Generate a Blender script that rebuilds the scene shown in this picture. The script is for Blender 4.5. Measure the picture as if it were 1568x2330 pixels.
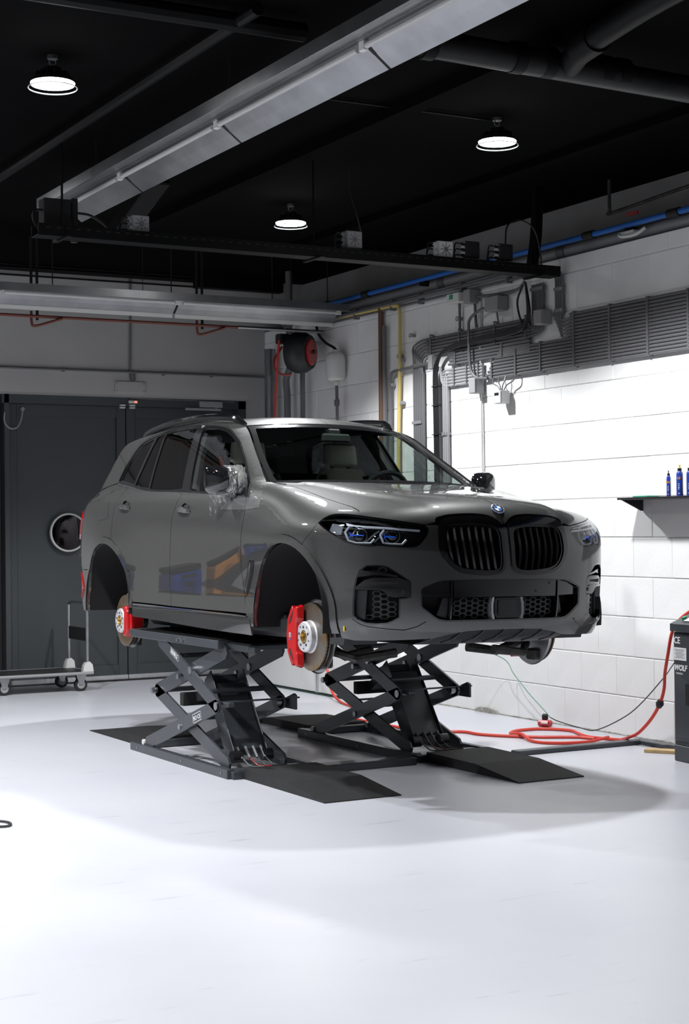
import bpy, bmesh, math, random
import numpy as np
from functools import lru_cache
from mathutils import Vector, Matrix
from mathutils.geometry import delaunay_2d_cdt
random.seed(7)
for o in list(bpy.data.objects): bpy.data.objects.remove(o)
SC = bpy.context.scene; COL = SC.collection
# ---------------------------------------------------------------- camera
YAW, PITCH, ROLL_C, FPX = math.radians(28.87), math.radians(.54), math.radians(-.605), 3700.0
fw = Vector((math.sin(YAW)*math.cos(PITCH), math.cos(YAW)*math.cos(PITCH), math.sin(PITCH)))
rt = Vector((math.cos(YAW), -math.sin(YAW), 0)); up = rt.cross(fw)
rt2 = rt*math.cos(ROLL_C)+up*math.sin(ROLL_C); up2 = up*math.cos(ROLL_C)-rt*math.sin(ROLL_C)
cd = bpy.data.cameras.new('camera'); cam = bpy.data.objects.new('camera', cd); COL.objects.link(cam)
cd.sensor_fit = 'VERTICAL'; cd.sensor_height = 36.0; cd.lens = FPX/2330*36.0; cd.clip_start = .05; cd.clip_end = 100
cam.matrix_world = Matrix(((rt2.x, up2.x, -fw.x, 0), (rt2.y, up2.y, -fw.y, 0), (rt2.z, up2.z, -fw.z, 1.6), (0, 0, 0, 1)))
SC.camera = cam
cd.dof.use_dof = True; cd.dof.focus_distance = 9.9; cd.dof.aperture_fstop = 7.0
# ---------------------------------------------------------------- world, exposure
w = bpy.data.worlds.new('world'); SC.world = w; w.use_nodes = True
w.node_tree.nodes['Background'].inputs[0].default_value = (.9, .93, 1, 1)
w.node_tree.nodes['Background'].inputs[1].default_value = .02
vs = SC.view_settings; vs.view_transform = 'Standard'; vs.look = 'None'; vs.gamma = 1.0; vs.use_curve_mapping = False
vs.exposure = 0.0
LAMP_W = 440.0; LAMP_CONE = math.radians(132)
# ---------------------------------------------------------------- materials
def nmat(name):
    m = bpy.data.materials.new(name); m.use_nodes = True
    return m, m.node_tree, m.node_tree.nodes['Principled BSDF']
MATS = {}
def mat(name, col, rough=.5, metal=0., coat=0., spec=None, emis=None, es=0., noise=0., nscale=8., bump=0., bscale=60., alpha=None, trans=0., ior=None, rnd=0.):
    if name in MATS: return MATS[name]
    m, nt, b = nmat(name)
    c4 = (*col, 1)
    b.inputs['Base Color'].default_value = c4; b.inputs['Roughness'].default_value = rough; b.inputs['Metallic'].default_value = metal
    b.inputs['Coat Weight'].default_value = coat; b.inputs['Coat Roughness'].default_value = .03
    if spec is not None: b.inputs['Specular IOR Level'].default_value = spec
    if ior: b.inputs['IOR'].default_value = ior
    b.inputs['Transmission Weight'].default_value = trans
    if emis: b.inputs['Emission Color'].default_value = (*emis, 1); b.inputs['Emission Strength'].default_value = es
    if noise or bump or rnd:
        tc = nt.nodes.new('ShaderNodeTexCoord'); src = tc.outputs['Object']
        if noise or rnd:
            hs = nt.nodes.new('ShaderNodeHueSaturation'); hs.inputs['Color'].default_value = c4
            add = nt.nodes.new('ShaderNodeMath'); add.operation = 'ADD'; add.inputs[0].default_value = 0; add.inputs[1].default_value = 1
            if noise:
                n = nt.nodes.new('ShaderNodeTexNoise'); n.inputs['Scale'].default_value = nscale; n.inputs['Detail'].default_value = 4
                nt.links.new(src, n.inputs['Vector'])
                mr = nt.nodes.new('ShaderNodeMapRange'); mr.inputs['To Min'].default_value = 1-noise; mr.inputs['To Max'].default_value = 1+noise
                mr.inputs['From Min'].default_value = .25; mr.inputs['From Max'].default_value = .75
                nt.links.new(n.outputs['Fac'], mr.inputs['Value']); nt.links.new(mr.outputs[0], add.inputs[1])
            if rnd:
                oi = nt.nodes.new('ShaderNodeObjectInfo'); m2 = nt.nodes.new('ShaderNodeMapRange')
                m2.inputs['To Min'].default_value = -rnd; m2.inputs['To Max'].default_value = rnd
                nt.links.new(oi.outputs['Random'], m2.inputs['Value']); nt.links.new(m2.outputs[0], add.inputs[0])
            nt.links.new(add.outputs[0], hs.inputs['Value']); nt.links.new(hs.outputs[0], b.inputs['Base Color'])
        if bump:
            n = nt.nodes.new('ShaderNodeTexNoise'); n.inputs['Scale'].default_value = bscale; n.inputs['Detail'].default_value = 3
            nt.links.new(src, n.inputs['Vector'])
            bp = nt.nodes.new('ShaderNodeBump'); bp.inputs['Strength'].default_value = bump; bp.inputs['Distance'].default_value = .01
            nt.links.new(n.outputs['Fac'], bp.inputs['Height']); nt.links.new(bp.outputs[0], b.inputs['Normal'])
    MATS[name] = m
    return m
def glass_mat(name, tint, refl=1.0):
    m, nt, b = nmat(name); nt.nodes.remove(b)
    out = nt.nodes['Material Output']
    t = nt.nodes.new('ShaderNodeBsdfTransparent'); t.inputs[0].default_value = (*tint, 1)
    g = nt.nodes.new('ShaderNodeBsdfGlossy'); g.inputs['Roughness'].default_value = .015
    ge = nt.nodes.new('ShaderNodeNewGeometry'); dt = nt.nodes.new('ShaderNodeVectorMath'); dt.operation = 'DOT_PRODUCT'
    nt.links.new(ge.outputs['Normal'], dt.inputs[0]); nt.links.new(ge.outputs['Incoming'], dt.inputs[1])
    ab = nt.nodes.new('ShaderNodeMath'); ab.operation = 'ABSOLUTE'; nt.links.new(dt.outputs['Value'], ab.inputs[0])
    om = nt.nodes.new('ShaderNodeMath'); om.operation = 'SUBTRACT'; om.inputs[0].default_value = 1; nt.links.new(ab.outputs[0], om.inputs[1])
    pw_ = nt.nodes.new('ShaderNodeMath'); pw_.operation = 'POWER'; pw_.inputs[1].default_value = 5; nt.links.new(om.outputs[0], pw_.inputs[0])
    fr = nt.nodes.new('ShaderNodeMath'); fr.operation = 'MULTIPLY_ADD'; fr.inputs[1].default_value = .90; fr.inputs[2].default_value = .10; nt.links.new(pw_.outputs[0], fr.inputs[0])
    mx = nt.nodes.new('ShaderNodeMixShader')
    nt.links.new(fr.outputs[0], mx.inputs[0]); nt.links.new(t.outputs[0], mx.inputs[1]); nt.links.new(g.outputs[0], mx.inputs[2])
    nt.links.new(mx.outputs[0], out.inputs[0])
    MATS[name] = m; return m
def floor_mat():
    m, nt, b = nmat('epoxy_floor')
    tc = nt.nodes.new('ShaderNodeTexCoord')
    n1 = nt.nodes.new('ShaderNodeTexNoise'); n1.inputs['Scale'].default_value = .8; n1.inputs['Detail'].default_value = 5
    nt.links.new(tc.outputs['Object'], n1.inputs['Vector'])
    r1 = nt.nodes.new('ShaderNodeValToRGB'); r1.color_ramp.elements[0].position = .3; r1.color_ramp.elements[1].position = .7
    r1.color_ramp.elements[0].color = (.54, .55, .60, 1); r1.color_ramp.elements[1].color = (.60, .605, .65, 1)
    nt.links.new(n1.outputs['Fac'], r1.inputs[0])
    # scuffs: stretched noise
    mp = nt.nodes.new('ShaderNodeMapping'); mp.inputs['Scale'].default_value = (1.3, 9, 1); mp.inputs['Rotation'].default_value = (0, 0, .25)
    nt.links.new(tc.outputs['Object'], mp.inputs['Vector'])
    n2 = nt.nodes.new('ShaderNodeTexNoise'); n2.inputs['Scale'].default_value = 1.6; n2.inputs['Detail'].default_value = 6; n2.inputs['Roughness'].default_value = .65
    nt.links.new(mp.outputs[0], n2.inputs['Vector'])
    r2 = nt.nodes.new('ShaderNodeValToRGB'); r2.color_ramp.elements[0].position = .63; r2.color_ramp.elements[1].position = .70
    r2.color_ramp.elements[0].color = (0, 0, 0, 1); r2.color_ramp.elements[1].color = (.5, .5, .5, 1)
    nt.links.new(n2.outputs['Fac'], r2.inputs[0])
    mx = nt.nodes.new('ShaderNodeMix'); mx.data_type = 'RGBA'; mx.inputs['B'].default_value = (.36, .37, .40, 1)
    nt.links.new(r2.outputs[0], mx.inputs['Factor']); nt.links.new(r1.outputs[0], mx.inputs['A'])
    nt.links.new(mx.outputs['Result'], b.inputs['Base Color'])
    b.inputs['Roughness'].default_value = .33; b.inputs['Specular IOR Level'].default_value = .42
    n3 = nt.nodes.new('ShaderNodeTexNoise'); n3.inputs['Scale'].default_value = 3.0
    nt.links.new(tc.outputs['Object'], n3.inputs['Vector'])
    bp = nt.nodes.new('ShaderNodeBump'); bp.inputs['Strength'].default_value = .08; bp.inputs['Distance'].default_value = .02
    nt.links.new(n3.outputs['Fac'], bp.inputs['Height']); nt.links.new(bp.outputs[0], b.inputs['Normal'])
    MATS['floor'] = m; return m
floor_mat()
def paint_mat():
    m, nt, b = nmat('car_paint')
    tc = nt.nodes.new('ShaderNodeTexCoord')
    n = nt.nodes.new('ShaderNodeTexVoronoi'); n.inputs['Scale'].default_value = 900
    nt.links.new(tc.outputs['Object'], n.inputs['Vector'])
    r = nt.nodes.new('ShaderNodeValToRGB')
    r.color_ramp.elements[0].color = (.044, .0445, .0455, 1); r.color_ramp.elements[1].color = (.096, .092, .078, 1)
    r.color_ramp.elements[0].position = .55; r.color_ramp.elements[1].position = 1.0
    nt.links.new(n.outputs['Color'], r.inputs[0]); nt.links.new(r.outputs[0], b.inputs['Base Color'])
    b.inputs['Metallic'].default_value = .40; b.inputs['Roughness'].default_value = .50; b.inputs['Specular IOR Level'].default_value = .1
    b.inputs['Coat Weight'].default_value = 1.0; b.inputs['Coat Roughness'].default_value = .012; b.inputs['Coat IOR'].default_value = 1.78
    MATS['paint'] = m; return m
paint_mat()
def disc_mat():
    m, nt, b = nmat('disc_face')
    tc = nt.nodes.new('ShaderNodeTexCoord'); sp = nt.nodes.new('ShaderNodeSeparateXYZ'); nt.links.new(tc.outputs['Object'], sp.inputs[0])
    n = nt.nodes.new('ShaderNodeTexNoise'); n.inputs['Scale'].default_value = 14; nt.links.new(tc.outputs['Object'], n.inputs['Vector'])
    r = nt.nodes.new('ShaderNodeValToRGB')
    r.color_ramp.elements[0].color = (.185, .170, .150, 1); r.color_ramp.elements[1].color = (.20, .125, .055, 1)
    r.color_ramp.elements[0].position = .45; r.color_ramp.elements[1].position = .66
    nt.links.new(n.outputs['Fac'], r.inputs[0]); nt.links.new(r.outputs[0], b.inputs['Base Color'])
    b.inputs['Metallic'].default_value = .75; b.inputs['Roughness'].default_value = .42
    MATS['disc'] = m; return m
disc_mat()
mat('block', (.86, .86, .855), .6, noise=.03, nscale=4, bump=.12, bscale=30, rnd=.015)
mat('mortar', (.66, .66, .65), .9, noise=.1, nscale=20)
mat('wall_paint', (.40, .395, .385), .7, noise=.05, nscale=1.5, bump=.08, bscale=12)
mat('wall_room', (.78, .78, .78), .7, noise=.04, nscale=1)
mat('band', (.30, .295, .29), .8, noise=.12, nscale=3)
mat('white_panel', (.72, .72, .71), .45, noise=.02)
mat('ceiling', (.0016, .0016, .0018), 1.0, spec=.05, noise=.3, nscale=3)
mat('black_metal', (.0022, .0023, .0026), .55, spec=.15, noise=.3, nscale=6)
mat('dull_black', (.008, .008, .009), .8)
mat('door_dark', (.042, .05, .055), .45, noise=.08, nscale=2)
mat('lift_paint', (.040, .046, .053), .38, coat=.2, noise=.08, nscale=5)
mat('rubber', (.012, .012, .013), .72, noise=.3, nscale=9, bump=.3, bscale=120)
mat('black_rubber', (.010, .010, .010), .6)
mat('gloss_black', (.006, .006, .007), .08, coat=1.0)
mat('satin_black', (.014, .014, .016), .35)
mat('plastic_black', (.016, .017, .019), .5)
mat('trim_black', (.010, .010, .011), .16, coat=.6)
mat('slat_black', (.008, .008, .009), .22, spec=.35)
mat('chrome', (.75, .76, .78), .12, 1.0)
mat('steel', (.42, .43, .45), .35, 1.0, noise=.15, nscale=10)
mat('galv', (.30, .305, .315), .32, .9, noise=.2, nscale=4)
mat('alu', (.60, .61, .63), .38, .8, noise=.1, nscale=20)
mat('hat_silver', (.62, .62, .64), .45, .5, noise=.25, nscale=25)
mat('brass', (.48, .33, .12), .35, .9)
mat('red_caliper', (.46, .006, .008), .25, coat=.5)
mat('red_hose', (.68, .055, .035), .45)
mat('red_dark', (.30, .012, .015), .3)
mat('red_lens', (.30, .006, .010), .1, coat=1.0)
mat('conduit', (.135, .135, .140), .42)
mat('clip_grey', (.24, .24, .245), .45)
mat('conduit_light', (.30, .30, .31), .45)
mat('box_grey', (.29, .29, .295), .5)
mat('box_pale', (.62, .62, .61), .5)
mat('blue_pipe', (.022, .13, .46), .4)
mat('blue_glow_plastic', (.02, .10, .55), .3, emis=(.02, .12, .8), es=.25)  # faint glow put into the blue accents of the unlit headlamps
mat('bottle_blue', (.018, .055, .36), .25, coat=.4)
mat('yellow', (.75, .55, .02), .45)
mat('orange', (.80, .33, .05), .5)
mat('yellow_pipe', (.58, .45, .14), .5)
mat('brown_pipe', (.13, .065, .035), .5)
mat('redbrown_pipe', (.16, .045, .03), .5)
mat('white', (.78, .78, .78), .5)
mat('white_plastic', (.66, .66, .64), .4)
mat('drl', (.62, .65, .70), .25, coat=.5)
mat('led', (1, 1, 1), .5, emis=(1, 1, 1), es=40.0)
mat('indicator', (.9, .1, .05), .4, emis=(1, .12, .05), es=3.0)
mat('seat', (.42, .39, .35), .6)
mat('dash', (.015, .015, .016), .6)
mat('wood', (.55, .38, .18), .6, noise=.2, nscale=12)
mat('green', (.03, .30, .16), .4)
mat('dark_green', (.008, .035, .022), .5)
mat('belt', (.09, .012, .014), .6)
mat('tube_glass', (.50, .50, .49), .3)
mat('green_wire', (.10, .28, .16), .5)
mat('mirror', (.028, .026, .028), .05, 1.0)  # near-black tint puts a dark reflection into the round mirror's colour
mat('dirt', (.34, .33, .30), .95, noise=.5, nscale=30)
mat('metal_worn', (.045, .043, .040), .5, .4, noise=.6, nscale=18)
mat('pipe_worn', (.010, .010, .0105), .45, spec=.3, noise=.7, nscale=9)
mat('mirror_glass', (.5, .5, .5), .02, 1.0)
glass_mat('windshield_glass', (.62, .72, .68)); glass_mat('tint_glass', (.045, .045, .05)); glass_mat('clear_glass', (.86, .90, .88)); glass_mat('lens_glass', (.88, .9, .92))
def film_mat():
    m, nt, b = nmat('wrap_film'); nt.nodes.remove(b); out = nt.nodes['Material Output']
    t = nt.nodes.new('ShaderNodeBsdfTransparent'); g = nt.nodes.new('ShaderNodeBsdfGlossy'); g.inputs['Roughness'].default_value = .08
    d = nt.nodes.new('ShaderNodeBsdfDiffuse'); d.inputs[0].default_value = (.9, .9, .92, 1)
    a = nt.nodes.new('ShaderNodeMixShader'); a.inputs[0].default_value = .25
    nt.links.new(g.outputs[0], a.inputs[1]); nt.links.new(d.outputs[0], a.inputs[2])
    mx = nt.nodes.new('ShaderNodeMixShader'); mx.inputs[0].default_value = .20
    nt.links.new(t.outputs[0], mx.inputs[1]); nt.links.new(a.outputs[0], mx.inputs[2]); nt.links.new(mx.outputs[0], out.inputs[0])
    MATS['film'] = m
film_mat()
# ---------------------------------------------------------------- object helpers
ORG = {}
def props(o, label=None, cat=None, group=None, kind=None):
    if label: o['label'] = label
    if cat: o['category'] = cat
    if group: o['group'] = group
    if kind: o['kind'] = kind
    return o
def thing(name, label, cat, loc=(0, 0, 0), group=None, kind=None):
    o = bpy.data.objects.new(name, None); COL.objects.link(o); o.location = loc; o.empty_display_size = .1
    ORG[o.name] = Vector(loc); return props(o, label, cat, group, kind)
def org(p): return ORG.get(p.name, Vector((0, 0, 0)))
class MB:
    def __init__(s): s.v = []; s.f = []
    def add(s, vs_, fs):
        n = len(s.v); s.v += [tuple(map(float, p)) for p in vs_]; s.f += [tuple(i+n for i in f) for f in fs]; return s
    def box(s, c, d, b=0, R=None):
        hx, hy, hz = d[0]/2, d[1]/2, d[2]/2; V = []; F = []
        if b <= 0:
            V = [Vector((x*hx, y*hy, z*hz)) for x in (-1, 1) for y in (-1, 1) for z in (-1, 1)]
            F = [(0, 1, 3, 2), (4, 6, 7, 5), (0, 4, 5, 1), (2, 3, 7, 6), (0, 2, 6, 4), (1, 5, 7, 3)]
        else:
            b = min(b, hx*.95, hy*.95, hz*.95); idx = {}
            for x in (-1, 1):
                for y in (-1, 1):
                    for z in (-1, 1):
                        for a in range(3):
                            p = [x*(hx-b), y*(hy-b), z*(hz-b)]; p[a] = (x, y, z)[a]*(hx, hy, hz)[a]
                            idx[(x, y, z, a)] = len(V); V.append(Vector(p))
            g = lambda x, y, z, a: idx[(x, y, z, a)]
            for q in (-1, 1):
                t = [g(q, -1, -1, 0), g(q, 1, -1, 0), g(q, 1, 1, 0), g(q, -1, 1, 0)]; F.append(t if q > 0 else t[::-1])
                t = [g(-1, q, -1, 1), g(-1, q, 1, 1), g(1, q, 1, 1), g(1, q, -1, 1)]; F.append(t if q > 0 else t[::-1])
                t = [g(-1, -1, q, 2), g(1, -1, q, 2), g(1, 1, q, 2), g(-1, 1, q, 2)]; F.append(t if q > 0 else t[::-1])
            for q in (-1, 1):
                for r in (-1, 1):
                    t = [g(-1, q, r, 1), g(1, q, r, 1), g(1, q, r, 2), g(-1, q, r, 2)]; F.append(t if q*r < 0 else t[::-1])
                    t = [g(q, -1, r, 0), g(q, 1, r, 0), g(q, 1, r, 2), g(q, -1, r, 2)]; F.append(t if q*r > 0 else t[::-1])
                    t = [g(q, r, -1, 0), g(q, r, 1, 0), g(q, r, 1, 1), g(q, r, -1, 1)]; F.append(t if q*r < 0 else t[::-1])
            for x in (-1, 1):
                for y in (-1, 1):
                    for z in (-1, 1):
                        t = [g(x, y, z, 0), g(x, y, z, 1), g(x, y, z, 2)]; F.append(t if x*y*z > 0 else t[::-1])
        if R is not None: V = [R @ p for p in V]
        return s.add([p+Vector(c) for p in V], F)
    def prism(s, poly, axis, a, b):
        n = len(poly)
        def P(q, t): return {'x': (t, q[0], q[1]), 'y': (q[0], t, q[1]), 'z': (q[0], q[1], t)}[axis]
        V = [P(q, a) for q in poly]+[P(q, b) for q in poly]
        ar = sum(poly[i][0]*poly[(i+1) % n][1]-poly[(i+1) % n][0]*poly[i][1] for i in range(n))
        flip = (ar > 0) == (b > a)
        if axis == 'y': flip = not flip
        F = [tuple(range(n))[::-1], tuple(range(n, 2*n))]+[(i, (i+1) % n, n+(i+1) % n, n+i) for i in range(n)]
        if not flip: F = [f[::-1] for f in F]
        return s.add(V, F)
    def cyl(s, p0, p1, r, n=12, r1=None, cap=True):
        p0 = Vector(p0); p1 = Vector(p1); d = (p1-p0).normalized(); r1 = r if r1 is None else r1
        a = d.orthogonal().normalized(); b = d.cross(a)
        V = [p0+(a*math.cos(t)+b*math.sin(t))*r for t in [2*math.pi*i/n for i in range(n)]]
        V += [p1+(a*math.cos(t)+b*math.sin(t))*r1 for t in [2*math.pi*i/n for i in range(n)]]
        F = [(i, (i+1) % n, n+(i+1) % n, n+i) for i in range(n)]
        if cap: F += [tuple(range(n))[::-1], tuple(range(n, 2*n))]
        return s.add(V, F)
    def tube(s, pts, r, n=8, closed=False, cap=True):
        P = [Vector(p) for p in pts]; m = len(P); V = []; F = []
        rr = r if hasattr(r, '__len__') else [r]*m
        u = None
        for i in range(m):
            if closed: d = (P[(i+1) % m]-P[i-1])
            else: d = (P[min(i+1, m-1)]-P[max(i-1, 0)])
            d.normalize()
            if u is None: u = d.orthogonal().normalized()
            else:
                u = (u-d*u.dot(d))
                u = u.normalized() if u.length > 1e-6 else d.orthogonal().normalized()
            w_ = d.cross(u)
            V += [P[i]+(u*math.cos(t)+w_*math.sin(t))*rr[i] for t in [2*math.pi*k/n for k in range(n)]]
        for i in range(m if closed else m-1):
            j = (i+1) % m
            F += [(i*n+k, i*n+(k+1) % n, j*n+(k+1) % n, j*n+k) for k in range(n)]
        if cap and not closed: F += [tuple(range(n))[::-1], tuple(range((m-1)*n, m*n))]
        return s.add(V, F)
    def lathe(s, prof, o, axis=(0, 0, 1), n=24, closed=False, ref=None):
        o = Vector(o); d = Vector(axis).normalized(); a = Vector(ref) if ref else d.orthogonal().normalized(); b = d.cross(a); m = len(prof); V = []; F = []
        for r, h in prof:
            V += [o+d*h+(a*math.cos(t)+b*math.sin(t))*max(r, 1e-5) for t in [2*math.pi*k/n for k in range(n)]]
        for i in range(m if closed else m-1):
            j = (i+1) % m
            F += [(i*n+k, i*n+(k+1) % n, j*n+(k+1) % n, j*n+k) for k in range(n)]
        return s.add(V, F)
    def build(s, name, material, parent=None, label=None, cat=None, group=None, kind=None, smooth=35, flip=False):
        if parent is not None: off = org(parent)
        else:
            a = np.array(s.v); off = Vector(((a[:, 0].min()+a[:, 0].max())/2, (a[:, 1].min()+a[:, 1].max())/2, a[:, 2].min()))
        me = bpy.data.meshes.new(name)
        me.from_pydata([Vector(p)-off for p in s.v], [], [f[::-1] for f in s.f] if flip else s.f)
        me.materials.append(MATS[material] if isinstance(material, str) else material)
        if smooth:
            me.shade_smooth(); me.set_sharp_from_angle(angle=math.radians(smooth))
        o = bpy.data.objects.new(name, me); COL.objects.link(o)
        if parent is not None: o.parent = parent; ORG[o.name] = off
        else: o.location = off; ORG[o.name] = off
        return props(o, label, cat, group, kind)
def fixn(o):
    bm = bmesh.new(); bm.from_mesh(o.data); bmesh.ops.recalc_face_normals(bm, faces=bm.faces); bm.to_mesh(o.data); bm.free(); return o
def crv(pts, n=6, closed=False):
    """Catmull-Rom through points (any dimension)"""
    P = [np.array(p, float) for p in pts]; out = []; m = len(P)
    for i in range(m if closed else m-1):
        p0 = P[i-1] if (closed or i > 0) else 2*P[0]-P[1]
        p1 = P[i]; p2 = P[(i+1) % m]; p3 = P[(i+2) % m] if (closed or i+2 < m) else 2*P[-1]-P[-2]
        for k in range(n):
            t = k/n; out.append(.5*((2*p1)+(-p0+p2)*t+(2*p0-5*p1+4*p2-p3)*t*t+(-p0+3*p1-3*p2+p3)*t**3))
    if not closed: out.append(P[-1])
    return out
def text_mesh(name, body, size, material, parent, origin, xdir, ydir, depth=.0015, shear=0., spacing=1.0, bold=0., align='LEFT'):
    cu = bpy.data.curves.new(name, 'FONT'); cu.body = body; cu.size = size; cu.extrude = depth; cu.shear = shear; cu.space_character = spacing; cu.offset = bold; cu.align_x = align
    cu.resolution_u = 3
    t = bpy.data.objects.new(name+'_t', cu); COL.objects.link(t)
    dg = bpy.context.evaluated_depsgraph_get(); dg.update()
    me = bpy.data.meshes.new_from_object(t.evaluated_get(dg)); bpy.data.objects.remove(t)
    X = Vector(xdir).normalized(); Y = Vector(ydir).normalized(); Z = X.cross(Y); off = org(parent)
    for v in me.vertices: v.co = Vector(origin)-off+X*v.co.x+Y*v.co.y+Z*v.co.z
    me.materials.clear(); me.materials.append(MATS[material]); me.name = name
    o = bpy.data.objects.new(name, me); COL.objects.link(o); o.parent = parent; ORG[o.name] = off
    return o
# ================================================================ the room
XW, YB, ZC = 7.80, 15.90, 4.28          # right wall face, back wall face, ceiling
MB().box((1.0, 5.5, -.05), (14.6, 22.0, .1)).build('floor', 'floor', kind='structure', smooth=0)
MB().box((1.2, 5.5, ZC+.1), (15.0, 22.0, .2)).build('ceiling', 'ceiling', kind='structure', smooth=0)
MB().box((-5.8, 5.5, ZC/2), (.2, 22.0, ZC)).build('wall_left', 'wall_room', kind='structure', smooth=0)
MB().box((1.0, -4.9, ZC/2), (14.6, .2, ZC)).build('wall_front', 'wall_room', kind='structure', smooth=0)
# back wall: leaves the door opening X 4.3..7.70, Z 0..3.0
o = MB().box((1.0, YB+.35, 3.64), (14.6, .7, 1.28)).box((-.2, YB+.35, 1.5), (9.0, .7, 3.0)).box((8.0, YB+.35, 1.5), (.6, .7, 3.0)).build('wall_back', 'wall_paint', kind='structure', smooth=0)
# right wall: mortar core with single blocks laid on it, recessed dark band above the ledge
wr = MB().box((XW+.1605, 11.8, 1.865), (.32, 8.4, 3.73)).build('wall_right', 'mortar', kind='structure', smooth=0)
MB().box((XW+.15, 1.2, 1.865), (.3, 12.8, 3.73)).build('wall_right_near', 'block', kind='structure', smooth=0)
MB().box((8.27+.1, 5.5, 4.0), (.2, 22.0, .6)).build('wall_right_upper', 'band', kind='structure', smooth=0)
MB().box((XW+.24, 5.5, 3.71), (.46, 22.0, .04)).build('trim_1', 'mortar', kind='structure', smooth=0)
BL, BH = .44, .30
bme = {}
for r in range(13):
    z0 = .004+r*BH; z1 = min((r+1)*BH, 3.73)
    ph = 10.31+(BL/2 if (r % 2 == 0) else 0)
    k0 = math.ceil((7.60-ph)/BL)
    y = ph+k0*BL
    while y < YB-.02:
        ya = y; yb = min(y+BL, YB)
        ln = round(yb-ya-.003, 4); hh = round(z1-z0-.0055, 4)
        if ln > .03:
            if (ln, hh) not in bme:
                t = MB().box((0, 0, 0), (.03, ln, hh), .003); me = bpy.data.meshes.new('block'); me.from_pydata(t.v, [], t.f); me.materials.append(MATS['block']); bme[(ln, hh)] = me
            b = bpy.data.objects.new('block', bme[(ln, hh)]); COL.objects.link(b); b.parent = wr
            b.location = Vector((XW+.011+random.uniform(-.0012, .0012), (ya+yb)/2, (z0+z1)/2))-org(wr)
        y += BL
MB().tube([(XW-.005, 15.8-i*.08, .003+.004*random.random()) for i in range(96)], [.004+.006*random.random()*(1 if 58 < i < 86 else .5) for i in range(96)], 5).build('trim_2', 'dirt', kind='structure')
# white cladding standing proud of the lower wall at the back, with trim strip
cl = MB().box((7.55, 14.1, .62), (.50, 2.05, 1.20), .004).build('wall_cladding', 'white_panel', kind='structure', smooth=0)
MB().box((7.292, 13.80, .62), (.02, .035, 1.2)).build('strip', 'alu', cl)
MB().box((7.296, 14.1, .007), (.02, 2.05, .014)).build('plinth', 'dark_green', cl)
# ---------------------------------------------------------------- dark double door in the back wall
dr = thing('door_1', 'dark grey double door with recessed panels in the back wall', 'door', (6.3, 16.3, 0), kind='structure')
MB().box((4.43, 16.25, 1.5), (.9, .12, 3.0)).box((5.0, 16.27, 1.5), (.05, .16, 3.0)).box((6.35, 16.27, 2.955), (2.8, .16, .09)).box((7.66, 16.27, 1.5), (.1, .16, 3.0)).build('frame', 'door_dark', dr, smooth=0)
def leaf(x0, x1):
    lf = MB().box(((x0+x1)/2, 16.33, 1.48), (x1-x0, .05, 2.86)).build('leaf', 'door_dark', dr, smooth=0)
    a, b = x0+.10, x1-.10
    m = MB()
    for (p, q, s, t) in ((a-.1, a, .05, 2.91), (b, b+.1, .05, 2.91), (a, b, 2.79, 2.91), (a, b, .05, .17)):
        m.box(((p+q)/2, 16.295, (s+t)/2), (q-p, .03, t-s), .004)
    m.build('leaf_frame', 'door_dark', lf)
    MB().box(((x0+x1)/2, 16.29, .035), (x1-x0, .045, .05)).build('kick_strip', 'alu', lf)
leaf(5.03, 6.323); leaf(6.333, 7.61)
MB().box((6.35, 16.28, .008), (2.7, .12, .016)).build('threshold', 'dull_black', dr, smooth=0)
# round steel-rimmed mirror on the door
rm = thing('round_mirror', 'round convex mirror with pale rim on the dark door', 'mirror', (5.667, 16.27, 1.375))
fixn(MB().lathe([(.200, 0), (.204, -.02), (.200, -.04), (.186, -.046), (.182, -.03)], (5.667, 16.27, 1.577), (0, 1, 0), 40).build('rim', 'white_plastic', rm))
fixn(MB().lathe([(.184, -.030), (.15, -.034), (.10, -.0375), (.05, -.0395), (0, -.040)], (5.667, 16.27, 1.577), (0, 1, 0), 40).build('glass', 'mirror', rm))
# cable loop, door sensor, door closer
lc = thing('door_cable', 'pale hanging cable loop with two end fittings at the door top', 'cable', (5.04, 16.2, 2.7))
MB().tube(crv([(5.035, 16.21, 2.985), (4.99, 16.2, 2.85), (4.975, 16.19, 2.72), (5.03, 16.19, 2.65), (5.11, 16.2, 2.66), (5.16, 16.22, 2.74), (5.187, 16.24, 2.853)], 8), .008, 6).build('cable', 'conduit_light', lc)
for p in ((5.035, 16.22, 2.985), (5.187, 16.255, 2.853)): MB().cyl((p[0], p[1]-.015, p[2]), (p[0], p[1]+.03, p[2]), .02, 10).build('fitting', 'box_grey', lc)
ds = thing('door_sensor', 'small white door contact with a red light above the door seam', 'sensor', (6.36, 16.16, 2.88))
MB().box((6.37, 16.175, 2.953), (.10, .03, .03), .004).build('sensor_body', 'box_pale', ds)
MB().box((6.395, 16.158, 2.953), (.02, .006, .016)).build('red_light', 'indicator', ds)
for dx in (-.07, .04):
    for dz in (0, -.025): MB().box((6.32+dx, 16.175, 2.915+dz), (.06, .03, .016), .003).build('contact', 'box_pale', ds)
MB().tube(crv([(6.33, 16.18, 2.93), (6.335, 16.17, 2.97), (6.37, 16.17, 2.99), (6.6, 16.17, 2.99), (7.55, 16.17, 2.985)], 5), .006, 6).build('wire', 'conduit', ds)
dc = thing('door_closer', 'grey door closer with slide arm at the top of the right door leaf', 'closer', (7.26, 16.2, 2.86))
MB().box((7.27, 16.18, 2.95), (.27, .06, .065), .006).build('closer_body', 'box_grey', dc)
MB().box((7.18, 16.17, 2.895), (.42, .025, .025), .003).build('slide_rail', 'box_grey', dc)
MB().box((7.33, 16.17, 2.915), (.02, .02, .05)).build('arm', 'box_grey', dc)
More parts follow.
